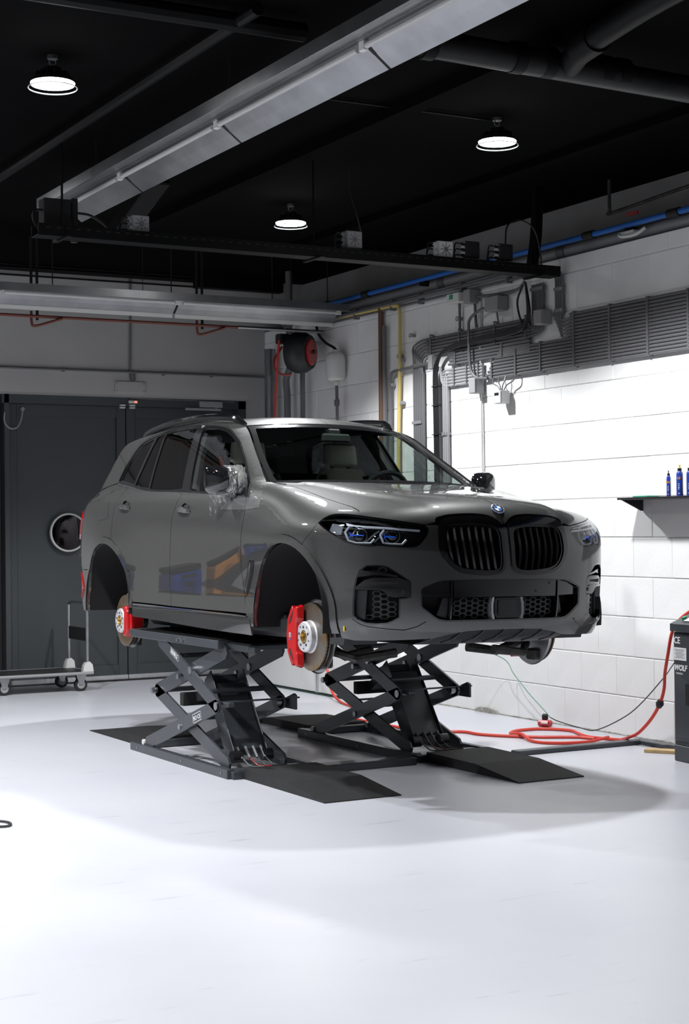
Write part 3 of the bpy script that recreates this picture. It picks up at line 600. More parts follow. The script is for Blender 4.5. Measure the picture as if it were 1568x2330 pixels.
# white tank on the wall
wt = thing('plastic_canister', 'off-white plastic canister with a bottom tap on the block wall', 'canister', (7.69, 14.10, 2.6))
fixn(MB().lathe([(0, .175), (.03, .175), (.035, .155), (.07, .145), (.095, .115), (.10, .06), (.10, -.07), (.09, -.11), (.05, -.135), (0, -.14)], (7.69, 14.10, 3.18), (0, 0, 1), 20).build('tank', 'white_plastic', wt))
MB().cyl((7.69, 14.08, 3.04), (7.69, 14.08, 3.0), .035, 12).build('neck', 'white_plastic', wt)
MB().cyl((7.69, 14.08, 3.0), (7.70, 14.08, 2.0), .016, 10).cyl((7.69, 14.08, 2.80), (7.69, 14.08, 2.86), .027, 10).build('drain_hose', 'conduit', wt)
# ================================================================ shelf and bottles on the right
sh = thing('wall_shelf', 'black wall shelf with triangular end bracket carrying blue bottles', 'shelf', (7.6, 8.8, 1.7))
MB().box((7.69, 8.52, 1.789), (.22, 2.10, .016), .003).build('board', 'satin_black', sh)
for y in (9.53, 8.3):
    MB().prism([(7.59, 1.781), (7.80, 1.781), (7.80, 1.70), (7.775, 1.70)], 'y', y, y+.006).build('bracket', 'satin_black', sh, smooth=0)
MB().box((7.70, 9.38, 1.803), (.12, .16, .012), .003).build('shelf_mat', 'green', label='thin dark green pad lying on the wall shelf', cat='pad')
def bottle(x, y, H_, r, label, noz):
    t = thing('bottle', label, 'bottle', (x, y, 1.797), 'blue polish bottles on the shelf'); z = 1.797; b = H_*.80
    fixn(MB().lathe([(0, 0), (r*.96, 0), (r, .004), (r, b*.86), (r*.93, b*.93), (r*.62, b), (r*.45, b*1.01)], (x, y, z), (0, 0, 1), 20).build('bottle_body', 'bottle_blue', t))
    fixn(MB().lathe([(r*.60, b), (r*.62, b+.002), (r*.62, b+H_*.09), (r*.5, b+H_*.095), (0, b+H_*.095)], (x, y, z), (0, 0, 1), 16).build('cap', 'satin_black', t))
    fixn(MB().lathe([(r*.30, b+H_*.095), (r*.20, b+H_*.13), (r*.22, b+H_*.165), (r*.30, b+H_*.17), (r*.26, b+H_*.20), (0, b+H_*.20)], (x, y, z), (0, 0, 1), 12).build('nozzle', noz, t))
    th = math.radians(243)
    def band(z0, z1, a0, a1, mt, nm):
        m = MB(); n = 6; V = [(x+(r+.0006)*math.cos(a), y+(r+.0006)*math.sin(a), zz) for zz in (z+z0, z+z1) for a in [a0+(a1-a0)*i/n for i in range(n+1)]]
        m.add(V, [(i, i+1, n+2+i, n+1+i) for i in range(n)]); m.build(nm, mt, t)
    band(b*.10, b*.82, th+.55, th+.95, 'box_grey', 'side_label')
    for zz, w_ in ((.47, .5), (.40, .42), (.33, .5), (.27, .38), (.10, .6)): band(b*zz, b*(zz+.025), th-.75, th-.75+w_, 'white', 'print_line')
    band(b*.04, b*.075, th-.55, th-.35, 'red_caliper', 'print_line')
    return t
b1 = bottle(7.67, 9.09, .185, .0155, 'small blue bottle with black nozzle on the shelf end', 'satin_black')
b2 = bottle(7.67, 8.97, .222, .024, 'tall blue bottle with yellow nozzle beside the small one', 'yellow')
b3 = bottle(7.69, 8.885, .222, .024, 'tall blue bottle with yellow nozzle at the picture edge', 'yellow')
for b_, x, y, r, z, tx in ((b1, 7.67, 9.09, .0155, 1.797+.095, 'BO'), (b2, 7.67, 8.97, .024, 1.797+.12, 'LE')):
    d = Vector((math.cos(math.radians(215)), math.sin(math.radians(215)), 0)); xd = Vector((-d.y, d.x, 0))
    text_mesh('lettering', tx, .020 if tx == 'BO' else .024, 'orange', b_, Vector((x, y, z))+d*(r+.0004), xd, (0, 0, 1), .001, bold=.0006, align='CENTER')
# ================================================================ control cabinet, right edge
cb = thing('lift_control_cabinet', 'dark grey lift control cabinet with white lettering at the right edge', 'cabinet')
cb.location = (7.26, 8.58, 0); cb.rotation_euler = (0, 0, math.radians(-97)); ORG[cb.name] = Vector((0, 0, 0))
# local frame: front face y=0 looking to -y, width along +x
MB().box((.225, .205, .055), (.45, .41, .11), .006).build('plinth', 'lift_paint', cb)
MB().box((.225, .205, .49), (.45, .40, .76), .006).build('cabinet_body', 'lift_paint', cb)
MB().box((.228, .002, .50), (.43, .010, .72), .003).build('front_door', 'lift_paint', cb)
MB().prism([(-.015, .875), (-.015, .925), (.20, 1.01), (.42, 1.01), (.42, .875)], 'x', -.012, .465).build('console_top', 'lift_paint', cb, smooth=0)
MB().box((.16, .09, .972), (.14, .14, .004), .001, Matrix.Rotation(math.radians(21.5), 3, 'X')).build('console_plate', 'white', cb)
MB().cyl((.055, .06, .952), (.055, .053, .972), .018, 12).build('green_button', 'green', cb)
MB().cyl((0, .06, .845), (-.025, .06, .845), .024, 14).build('emergency_stop', 'yellow', cb)
MB().box((.09, -.004, .725), (.15, .003, .085)).build('rating_plate', 'white', cb, smooth=0)
for k in range(7): MB().box((.085, -.006, .755-k*.009), (.12-.02*(k % 3), .001, .0025)).build('print_line', 'box_grey', cb, smooth=0)
text_mesh('lettering', 'CE', .062, 'white', cb, (.018, -.0045, .795), (1, 0, 0), (0, 0, 1), .001, bold=.001)
text_mesh('lettering', 'WOLF', .052, 'white', cb, (.02, -.0045, .615), (1, 0, 0), (0, 0, 1), .001, shear=.2, bold=.002)
text_mesh('lettering', 'TOOLS', .017, 'white', cb, (.04, -.0045, .588), (1, 0, 0), (0, 0, 1), .001, spacing=1.7, bold=.0006)
MB().box((.21, -.005, .46), (.12, .004, .14)).build('switch_plate', 'satin_black', cb, smooth=0)
wp = MB().box((7.43, 8.92, .012), (.10, .22, .022), .002, Matrix.Rotation(.6, 3, 'Z')).build('wood_offcut', 'wood', label='small wooden offcut on the floor beside the cabinet', cat='wood')
# hose from the cabinet across the floor (free coil)
fh = thing('air_hose', 'red air hose from the cabinet lying in a loop on the floor', 'hose', (7.3, 9.6, 0))
MB().tube(crv([(7.72, 7.90, .02), (7.70, 7.95, .5), (7.62, 8.02, .85), (7.48, 8.14, 1.03), (7.42, 8.36, 1.06), (7.43, 8.50, 1.04), (7.45, 8.634, .993), (7.46, 8.75, .93), (7.45, 8.815, .84), (7.45, 8.86, .687), (7.48, 8.93, .55), (7.50, 8.965, .44), (7.50, 9.013, .329), (7.50, 9.112, .21), (7.50, 9.25, .10), (7.51, 9.38, .050), (7.53, 9.47, .026), (7.55, 9.55, .013), (7.47, 9.78, .013), (7.52, 9.98, .013), (7.58, 10.18, .013), (7.46, 10.38, .013), (7.25, 10.40, .013), (7.10, 10.29, .013), (7.04, 10.05, .036), (6.98, 9.83, .013), (7.06, 9.64, .013), (7.30, 9.58, .013), (7.50, 9.60, .030)], 8), .012, 8).build('hose', 'red_hose', fh)
fixn(MB().lathe([(0, -.03), (.02, -.028), (.03, 0), (.02, .028), (0, .03)], (7.50, 9.013, .329), (0, .5, -1), 12).build('hose_stop', 'black_rubber', fh))
ew = thing('earth_wire', 'thin green and black wire sagging along the wall foot', 'wire', (7.7, 10.2, 0))
MB().tube(crv([(7.45, 11.30, .60), (7.70, 11.236, .487), (7.71, 11.115, .375), (7.72, 10.922, .232), (7.72, 10.732, .125), (7.70, 10.60, .066)], 6), .0035, 6).build('wire', 'green_wire', ew)
MB().tube(crv([(7.70, 10.60, .066), (7.70, 10.485, .044), (7.70, 10.206, .022), (7.70, 10.013, .024), (7.69, 9.694, .14), (7.66, 9.441, .267), (7.6, 9.10, .49), (7.5, 8.88, .60), (7.42, 8.72, .68)], 6), .0045, 6).build('wire', 'satin_black', ew)
plg = thing('clamp_plug', 'red clamp block with black grip on the floor by the wall', 'clamp', (7.62, 10.58, 0))
MB().box((7.62, 10.56, .028), (.07, .11, .05), .012, Matrix.Rotation(.4, 3, 'Z')).build('clamp_body', 'red_caliper', plg)
MB().box((7.65, 10.60, .072), (.035, .05, .05), .01, Matrix.Rotation(.4, 3, 'Z')).build('grip', 'black_rubber', plg)
MB().box((7.595, 10.53, .035), (.03, .055, .008), 0, Matrix.Rotation(.4, 3, 'Z')).build('print_strip', 'white', plg)
hb = MB().prism([(11.45, 0), (11.80, 0), (11.78, .03), (11.70, .045), (11.55, .04), (11.47, .028)], 'x', XW-.03, XW+.004).build('trim_3', 'dirt', kind='structure', smooth=0)
# floor cable channels
MB().box((7.04, 9.36, .017), (1.10, .09, .034), .006).build('cable_channel', 'lift_paint', label='grey floor cable channel from the far ramp to the wall', cat='cable channel')
MB().box((7.60, 9.09, .017), (.075, .62, .034), .006).build('cable_channel', 'lift_paint', label='short grey cable channel along the wall to the cabinet', cat='cable channel')
MB().box((5.34, 9.405, .026), (.70, .12, .052), .006).build('cable_channel', 'lift_paint', label='dark cable channel joining the two lift bases', cat='cable channel')
MB().tube([(2.62+.055*math.cos(a), 8.67+.09*math.sin(a), .008) for a in [k*math.pi/10 for k in range(20)]], .007, 6, closed=True).build('cable_ring', 'black_rubber', label='small black cable ring on the floor at the left edge', cat='cable')
# ================================================================ platform trolley by the door
tr = thing('platform_trolley', 'flat platform trolley with tubular push handle in front of the door', 'trolley', (5.15, 15.6, 0))
MB().box((5.05, 15.68, .182), (1.10, .62, .026), .012).build('deck', 'plastic_black', tr)
MB().tube(crv([(4.50, 15.37, .182), (5.60, 15.37, .182), (5.60, 15.99, .182), (4.50, 15.99, .182)], 1, True), .016, 8, closed=True).build('edge_bumper', 'box_grey', tr)
MB().tube(crv([(5.555, 15.40, .195), (5.555, 15.40, .78), (5.555, 15.43, .855), (5.555, 15.50, .875), (5.555, 15.80, .875), (5.555, 15.91, .855), (5.555, 15.94, .78), (5.555, 15.94, .195)], 4), .015, 8).build('handle', 'steel', tr)
MB().box((5.555, 15.67, .56), (.012, .54, .13), .003).build('handle_panel', 'plastic_black', tr)
for y in (15.40, 15.94): fixn(MB().prism([(5.50, .195), (5.61, .195), (5.60, .265), (5.57, .295), (5.53, .285), (5.51, .25)], 'y', y-.03, y+.03).build('hinge_cover', 'white_plastic', tr, smooth=0))
for x, y in ((4.72, 15.45), (5.50, 15.45), (4.62, 15.91), (5.46, 15.91)):
    c = MB().prism([(x-.055, .17), (x+.055, .17), (x+.02, .065), (x-.02, .065)], 'y', y-.03, y-.024).prism([(x-.055, .17), (x+.055, .17), (x+.02, .065), (x-.02, .065)], 'y', y+.024, y+.03).build('caster_fork', 'steel', tr, smooth=0)
    MB().cyl((x, y-.019, .065), (x, y+.019, .065), .065, 20).build('tyre', 'black_rubber', c)
    MB().cyl((x, y-.022, .065), (x, y+.022, .065), .040, 16).build('hub', 'box_grey', c)
# ================================================================ scissor lifts
def lift(X0, label, group, texts):
    t = thing('scissor_lift', label, 'car lift', (X0+.3, 10.2, 0), group)
    w0, w1 = X0, X0+.60        # outer / inner planes
    for x in (X0-.01, X0+.57):
        b = MB().box((x, 10.30, .03), (.05, 1.68, .06), .004).build('base_rail', 'lift_paint', t)
        for y in (9.55, 10.2, 11.0): MB().cyl((x-.026, y, .03), (x-.029, y, .03), .008, 8).build('bolt', 'steel', b)
    MB().box((X0+.28, 11.12, .03), (.58, .05, .05), .004).build('base_crossbar', 'lift_paint', t)
    MB().box((X0+.28, 9.50, .025), (.58, .16, .05), .004).build('base_plate', 'lift_paint', t)
    MB().prism([(X0+.04, .05), (X0+.17, .05), (X0+.15, .0), (X0+.07, .0)], 'y', 9.43, 9.45).build('base_lug', 'lift_paint', t, smooth=0)
    def arm(p, q, x, w_, nm='arm', ch=.035):
        p = np.array(p); q = np.array(q); d = (q-p)/np.linalg.norm(q-p); n = np.array((-d[1], d[0])); p = p-d*.04; q = q+d*.04; h_ = w_/2
        poly = [p+n*h_*.45, p+d*ch+n*h_, q-d*ch+n*h_, q+n*h_*.45, q-n*h_*.45, q-d*ch-n*h_, p+d*ch-n*h_, p-n*h_*.45]
        return MB().prism([tuple(a) for a in poly], 'x', x-.008, x+.008).build(nm, 'lift_paint', t, smooth=0)
    R0, LM, RM, LF, UP, UT, CT, CP = (10.88, .075), (10.768, .458), (9.675, .446), (9.60, .075), (10.088, .650), (10.62, .82), (9.62, .80), (10.281, .25)
    for s, xo in ((1, X0), (-1, X0+.47)):
        arm(R0, RM, xo, .088); arm(RM, UT, xo, .092); arm(LM, LF, xo+s*.034, .092); arm(LM, CT, xo+s*.034, .098)
        for p, r in ((CP, .020), (RM, .027), (LM, .022), (UP, .027), ((10.30, .592), .020)):
            MB().cyl((xo-s*.016, *p), (xo+s*.05, *p), r, 14).build('pivot_pin', 'steel', t)
        MB().cyl((xo-.02, 10.93, .075), (xo+.02, 10.93, .075), .022, 12).build('slide_roller', 'white_plastic' if s > 0 else 'steel', t)
    for p in (LM, (10.3, .30), (9.9, .52), (10.45, .72)): MB().cyl((X0+.03, *p), (X0+.44, *p), .018, 10).build('cross_shaft', 'lift_paint', t)
    # hydraulic cylinder housing between the arms
    d = Vector((0, -.33, -.46)).normalized(); R = Matrix((Vector((1, 0, 0)), d, Vector((1, 0, 0)).cross(d))).transposed()
    hs = MB().box((X0+.235, 9.87, .335), (.23, .52, .075), .008, R).build('cylinder_housing', 'lift_paint', t)
    for x in (X0+.115, X0+.355): MB().box((x, 9.90, .36), (.008, .62, .13), .003, R).build('side_web', 'lift_paint', hs)
    MB().box((X0+.235, 10.22, .50), (.20, .34, .06), .006, Matrix.Rotation(math.radians(-30), 3, 'X')).build('torsion_plate', 'lift_paint', t)
    MB().box((X0+.235, 10.35, .43), (.40, .06, .09), .006).build('cross_beam', 'dull_black', t)
    for k in range(4):
        x = X0+.15+.055*k
        MB().cyl((x, 9.69, .165), (x, 9.62, .10), .010, 8).build('hose_fitting', 'conduit', t)
        MB().tube(crv([(x, 9.63, .11), (x+.01, 9.58, .08), (x+.03, 9.54, .058), (x+.10, 9.50, .058)], 5), .0045, 6).build('hydraulic_hose', ('conduit', 'red_dark', 'satin_black', 'satin_black')[k], t)
    MB().cyl((X0+.09, 9.66, .11), (X0+.16, 9.66, .11), .04, 14).build('cylinder_foot', 'satin_black', t)
    MB().cyl((X0+.31, 9.66, .11), (X0+.38, 9.66, .11), .04, 14).build('cylinder_foot', 'satin_black', t)
    # sync bar from the outer mid pivot to the inner bracket
    MB().box((X0+.29, 9.66, .470), (.60, .028, .010), .002).build('sync_bar', 'lift_paint', t)
    MB().prism([(9.57, .40), (9.76, .40), (9.76, .455), (9.68, .478), (9.60, .505), (9.57, .495)], 'x', X0+.515, X0+.53).build('bracket', 'lift_paint', t, smooth=0)
    MB().box((X0+.05, 9.61, .458), (.05, .09, .03), .005).build('bracket', 'lift_paint', t)
    # platform
    pf = MB().box((X0+.285, 10.40, .847), (.60, 1.54, .055), .004).build('platform', 'lift_paint', t)
    MB().box((X0+.285, 10.40, .8765), (.52, 1.50, .006), .002).build('platform_tread', 'rubber', pf)
    for y in (10.28, 10.20): MB().cyl((X0-.016, y, .845), (X0-.026, y, .845), .014, 10).build('bolt', 'steel', pf)
    fl = MB().box((X0+.30, 9.47, .842), (.50, .34, .030), .004).build('extension_flap', 'lift_paint', t)
    MB().box((X0+.30, 9.47, .860), (.46, .32, .008), .002).build('flap_tread', 'rubber', fl)
    for x in (X0+.08, X0+.54): MB().box((x, 9.44, .832), (.05, .42, .04), .006).build('flap_rail', 'lift_paint', fl)
    fl = MB().box((X0+.30, 11.29, .842), (.50, .22, .030), .004).build('extension_flap', 'lift_paint', t)
    for x in (X0+.08, X0+.54): MB().box((x, 11.26, .842), (.05, .20, .05), .006).build('flap_rail', 'lift_paint', fl)
    for y in (9.95, 10.95): MB().box((X0+.32, y, .912), (.17, .15, .065), .01).build('lifting_pad', 'black_rubber', t)
    if texts:
        # plates lettered on the outer arms
        d1 = Vector((0, RM[0]-R0[0], RM[1]-R0[1])).normalized(); n1 = Vector((-1, 0, 0)).cross(d1)*-1
        n1 = Vector((0, -d1.z, d1.y)); n1 = n1 if n1.z > 0 else -n1
        c = Vector((X0-.0085, 9.99, .345))
        m = MB()
        for a, b_, wd, hg in ((0, .028, .14, .003), (0, -.028, .14, .003), (-.069, 0, .003, .058), (.069, 0, .003, .058)):
            ctr = c+d1*a+n1*b_; ex, ey = d1*wd/2, n1*hg/2
            m.add([ctr-ex-ey, ctr+ex-ey, ctr+ex+ey, ctr-ex+ey], [(0, 1, 2, 3)])
        m.build('label_frame', 'white', t, smooth=0)
        text_mesh('lettering', 'ISO CE', .040, 'white', t, c-d1*.062-n1*.014, d1, n1, .0008, spacing=1.0)
        d2 = Vector((0, RM[0]-UT[0], RM[1]-UT[1])).normalized(); n2 = Vector((0, -d2.z, d2.y)); n2 = n2 if n2.z > 0 else -n2
        c = Vector((X0-.0085, 10.36, .74)); m = MB()
        for a, b_, wd, hg in ((0, .020, .15, .002), (0, -.020, .15, .002), (-.074, 0, .002, .040), (.074, 0, .002, .040)):
            ctr = c+d2*a+n2*b_; ex, ey = d2*wd/2, n2*hg/2
            m.add([ctr-ex-ey, ctr+ex-ey, ctr+ex+ey, ctr-ex+ey], [(0, 1, 2, 3)])
        m.build('label_frame', 'white', t, smooth=0)
        text_mesh('lettering', '3500KG', .036, 'white', t, c-d2*.068-n2*.013, d2, n2, .0008)
    return t
lift(4.375, 'near dark grey scissor lift with lettered arms under the car', 'scissor lifts carrying the car', True)
lift(5.745, 'far dark grey scissor lift under the car bonnet side', 'scissor lifts carrying the car', False)
def ramp(x0, x1, ys, label):
    a, b, c = ys   # tip, break, back
    o = MB().prism([(a, .0), (a, .006), (b, .062), (c, .068), (c, 0)], 'x', x0, x1).build('drive_on_ramp', 'rubber', label=label, cat='ramp', group='black rubber drive-on ramps', smooth=0)
    return o
ramp(4.44, 4.96, (8.33, 8.82, 9.42), 'black rubber ramp at the front of the near lift')
ramp(5.81, 6.31, (8.33, 8.82, 9.42), 'black rubber ramp at the front of the far lift')
ramp(4.47, 4.97, (12.35, 11.85, 11.20), 'black rubber ramp behind the near lift')
ramp(5.84, 6.34, (12.35, 11.85, 11.20), 'black rubber ramp behind the far lift')
# ================================================================ workbench left of the door (seen only mirrored in the car's doors)
wb = thing('workbench', 'dark workbench against the back wall left of the door', 'workbench', (1.9, 15.4, 0))
MB().box((1.9, 15.42, .90), (2.2, .62, .05), .006).build('worktop', 'satin_black', wb)
MB().box((1.9, 15.42, .30), (2.1, .55, .03), .004).build('lower_shelf', 'lift_paint', wb)
for x in (.86, 2.94):
    for y in (15.16, 15.68): MB().box((x, y, .44), (.05, .05, .88), .004).build('leg', 'lift_paint', wb)
def case(x, z, w_, h_, mt, label):
    t = thing('tool_case', label, 'case', (x, 15.42, z), 'tool cases on the workbench')
    MB().box((x, 15.42, z+h_*.35), (w_, .34, h_*.7), .012).build('case_body', mt, t); MB().box((x, 15.42, z+h_*.86), (w_, .34, h_*.26), .012).build('case_lid', 'satin_black', t)
    MB().tube([(x-.07, 15.24, z+h_*.6), (x-.07, 15.21, z+h_*.55), (x+.07, 15.21, z+h_*.55), (x+.07, 15.24, z+h_*.6)], .009, 6).build('handle', 'black_rubber', t)
case(1.50, .925, .40, .11, 'orange', 'orange tool case with black lid on the workbench')
case(2.10, .925, .34, .13, 'bottle_blue', 'blue tool case with black lid on the workbench')
case(2.6, .315, .55, .30, 'satin_black', 'black tool case on the lower bench shelf')
# ================================================================ the car: one smooth body surface, cut into panels
class Spl:
    def __init__(s,xs,ys):
        x=np.array(xs,float); y=np.array(ys,float); n=len(x); h=np.diff(x)
        A=np.eye(n); r=np.zeros(n)
        for i in range(1,n-1):
            A[i,i-1]=h[i-1]; A[i,i]=2*(h[i-1]+h[i]); A[i,i+1]=h[i]
            r[i]=6*((y[i+1]-y[i])/h[i]-(y[i]-y[i-1])/h[i-1])
        s.m=np.linalg.solve(A,r); s.x=x; s.y=y
    def __call__(s,t):
        t=np.clip(t,s.x[0],s.x[-1]); i=np.clip(np.searchsorted(s.x,t)-1,0,len(s.x)-2)
        h=s.x[i+1]-s.x[i]; a=(s.x[i+1]-t)/h; b=1-a
        return a*s.y[i]+b*s.y[i+1]+((a**3-a)*s.m[i]+(b**3-b)*s.m[i+1])*h*h/6
def sst(a,b,t):
    u=np.clip((t-a)/(b-a),0,1); return u*u*u*(u*(6*u-15)+10)
def smax(a,b,k):
    h=np.clip(.5+.5*(a-b)/k,0,1); return b+(a-b)*h+k*h*(1-h)
wz=Spl([.10,.25,.36,.45,.56,.70,.84,.94,1.02,1.10,1.17,1.25],[.900,.942,.960,.952,.954,.966,.978,.980,.970,.946,.917,.878])
def W(y,z):
    zz=z-.045*np.clip(y-1.3,-1.2,1.9)*sst(.72,.95,z)
    w=wz(zz)
    g=sst(.05,.3,z)*(1-sst(.80,1.05,z))
    w=w+g*(.036*np.exp(-((y-.0)/.46)**2)+.034*np.exp(-((y-2.98)/.46)**2))
    w=w-.05*(np.clip(y-3.1,0,2)/.9)**2
    return w
y0=Spl([.08,.20,.28,.38,.50,.62,.72,.82,.92,1.02,1.15],[-.62,-.755,-.82,-.86,-.876,-.878,-.872,-.858,-.832,-.795,-.73])
y1=Spl([.1,.3,.5,.7,.9,1.1,1.3],[3.95,4.03,4.06,4.05,4.0,3.93,3.85])
hc=Spl([-1.0,-.88,-.78,-.65,-.45,-.2,.1,.4,.65,1.2],[.90,.955,1.005,1.045,1.085,1.118,1.152,1.182,1.198,1.205])
def H(x,y):
    xr=.40+.13*(y+.8)
    return hc(y)-(.105-.092*sst(-.4,.62,y))*(x/.85)**2.4+.013*(1-sst(xr-.03,xr+.07,x))*sst(-.85,-.6,y)
N=2.6
def Flow(x,y,z):
    x=np.abs(x)
    w=W(y,z); f0=y0(z); D=.64
    u=np.maximum(x,1e-6)/w; v=np.clip((f0+D-y)/D,0,3); vr=np.clip((y-(y1(z)-.5))/.5,0,3)
    r=(u**N+v**N+vr**N)**(1/N)
    a=(r-1)*.85
    b=z-H(x,y)
    return smax(a,b,.10)
wg=Spl([1.0,1.12,1.25,1.4,1.55,1.65,1.80],[.955,.912,.866,.805,.738,.688,.60])
zr=Spl([.8,1.1,1.3,1.6,2.0,2.4,3.0,3.5,4.0],[1.57,1.63,1.665,1.703,1.728,1.732,1.71,1.665,1.58])
def Fg(x,y,z):
    x=np.abs(x)
    w=wg(z)-.05*(np.clip(y-2.5,0,3)/1.2)**2-.02*(np.clip(1.3-y,0,2)/.7)**2
    a=(x-w)*.9
    c=(.40+1.88*(z-1.17)+.38*x*x-y)*.47
    d=z-(zr(y)-.05*(x/.6)**2)
    e=(y-(3.62+.72*(1.58-z))+.40*x*x)*.8
    return smax(smax(smax(a,c,.05),d,.07),e,.06)
def root(F,P0,P1,it=9):
    P0=np.array(P0,float);D=np.array(P1,float)-P0
    ev=lambda t: F(P0[:,0]+D[:,0]*t,P0[:,1]+D[:,1]*t,P0[:,2]+D[:,2]*t)
    lo=np.zeros(len(P0));hi=np.ones(len(P0))
    for _ in range(it):
        m=.5*(lo+hi);ins=ev(m)<0
        lo=np.where(ins,m,lo);hi=np.where(ins,hi,m)
    fl,fh=ev(lo),ev(hi)
    for _ in range(5):
        m=np.clip(lo-fl*(hi-lo)/np.where(np.abs(fh-fl)<1e-12,1e-12,fh-fl),lo,hi);fm=ev(m);ins=fm<0
        fh=np.where(ins,fh*.5,fm);hi=np.where(ins,hi,m);fl=np.where(ins,fm,fl*.5);lo=np.where(ins,m,lo)
    return P0+D*m[:,None]
def grad(F,P,e=1e-4):
    g=np.stack([(F(*(P+d).T)-F(*(P-d).T)) for d in np.eye(3)*e],1)
    return g/np.maximum(np.linalg.norm(g,axis=1,keepdims=True),1e-12)

def smin(a, b, k): return -smax(-a, -b, k)
def F(x, y, z): return smin(Flow(x, y, z), Fg(x, y, z), .05)
car = thing('car', 'dark grey SUV without wheels raised on two scissor lifts', 'car')
PV = Vector((-.95, 0, .5)); CPOS = Vector((5.31, 8.573, .70))
car.matrix_world = Matrix.Translation(CPOS+PV) @ Matrix.Rotation(math.radians(.8), 4, 'Y') @ Matrix.Rotation(math.radians(-.5), 4, 'X') @ Matrix.Translation(-PV)
ORG[car.name] = Vector((0, 0, 0))
# projections: (to param, from param -> two ray ends)
AX, AY = .25, -.10
class Cyl:      # around a vertical axis: (phi*.6, z)
    def to(s, P): P = np.atleast_2d(P); return np.stack([np.arctan2(P[:, 0]-AX, AY-P[:, 1])*.6, P[:, 2]], 1)
    def ends(s, U): f = U[:, 0]/.6; A = np.stack([np.full(len(U), AX), np.full(len(U), AY), U[:, 1]], 1); B = A+np.stack([np.sin(f), -np.cos(f), 0*f], 1)*1.3; return A, B
class Roll:     # around a lengthwise axis: (y, phi*.6)
    def __init__(s, rx=.35, rz=.75): s.rx, s.rz = rx, rz
    def to(s, P): P = np.atleast_2d(P); return np.stack([P[:, 1], np.arctan2(P[:, 2]-s.rz, P[:, 0]-s.rx)*.6], 1)
    def ends(s, U): f = U[:, 1]/.6; A = np.stack([np.full(len(U), s.rx), U[:, 0], np.full(len(U), s.rz)], 1); B = A+np.stack([np.cos(f), 0*f, np.sin(f)], 1)*1.5; return A, B
class Pit:      # around a crosswise axis: (x, psi)
    ya, za = .45, .25
    def to(s, P): P = np.atleast_2d(P); return np.stack([P[:, 0], np.arctan2(P[:, 2]-s.za, s.ya-P[:, 1])], 1)
    def ends(s, U): f = U[:, 1]; A = np.stack([U[:, 0], np.full(len(U), s.ya), np.full(len(U), s.za)], 1); B = A+np.stack([0*f, -np.cos(f), np.sin(f)], 1)*1.8; return A, B
class Front:    # (x, z) along -y
    def to(s, P): P = np.atleast_2d(P); return P[:, [0, 2]]
    def ends(s, U): A = np.stack([U[:, 0], np.full(len(U), 2.2), U[:, 1]], 1); B = A.copy(); B[:, 1] = -1.3; return A, B
class Top:      # (x, y) along +z
    def to(s, P): P = np.atleast_2d(P); return P[:, [0, 1]]
    def ends(s, U): A = np.stack([U[:, 0], U[:, 1], np.full(len(U), .9)], 1); B = A.copy(); B[:, 2] = 2.1; return A, B
class Rear:     # around a vertical axis at the tail
    def to(s, P): P = np.atleast_2d(P); return np.stack([np.arctan2(P[:, 0]-.2, P[:, 1]-3.3)*.6, P[:, 2]], 1)
    def ends(s, U): f = U[:, 0]/.6; A = np.stack([np.full(len(U), .2), np.full(len(U), 3.3), U[:, 1]], 1); B = A+np.stack([np.sin(f), np.cos(f), 0*f], 1)*1.3; return A, B
CY, RO, PI_, FR, TP, RR = Cyl(), Roll(), Pit(), Front(), Top(), Rear()
RG = Roll(.25, 1.0)
def hitp(pr, U, fn=F): U = np.atleast_2d(np.array(U, float)); return root(fn, *pr.ends(U))
@lru_cache(None)
def sd(y, z, fn=F):      # side point at (y,z)
    return root(fn, [(.2, y, z)], [(1.3, y, z)])[0]
@lru_cache(None)
def frp(x, z, fn=Flow): return root(fn, [(x, .4, z)], [(x, -1.3, z)])[0]
@lru_cache(None)
def cy(phi, z, fn=Flow): return hitp(CY, [(phi*.6, z)], fn)[0]
@lru_cache(None)
def tp(x, y, fn=Flow): return root(fn, [(x, y, .5)], [(x, y, 2.1)])[0]
@lru_cache(None)
def gs(y, z): return root(Fg, [(.1, y, z)], [(1.2, y, z)])[0]
@lru_cache(None)
def ws(x, z): return root(Fg, [(x, 2.2, z)], [(x, -.5, z)])[0]
def dens(poly, h):
    out = []; n = len(poly)
    for i in range(n):
        a, b = np.array(poly[i]), np.array(poly[(i+1) % n]); k = max(1, int(math.ceil(np.linalg.norm(b-a)/h)))
        out += [a+(b-a)*j/k for j in range(k)]
    return out
def inpoly(p, poly):
    x, y = p[..., 0], p[..., 1]; c = np.zeros(x.shape, bool); n = len(poly); j = n-1
    for i in range(n):
        xi, yi = poly[i]; xj, yj = poly[j]
        if yi != yj: c ^= ((yi > y) != (yj > y)) & (x < (xj-xi)*(y-yi)/(yj-yi)+xi)
        j = i
    return c
def dist_poly(pts, poly):
    d = np.full(len(pts), 9e9); n = len(poly); P = np.array(poly)
    for i in range(n):
        a, b = P[i], P[(i+1) % n]; ab = b-a; t = np.clip(((pts-a)@ab)/max(ab@ab, 1e-12), 0, 1); d = np.minimum(d, np.linalg.norm(pts-(a+t[:, None]*ab), axis=1))
    return d
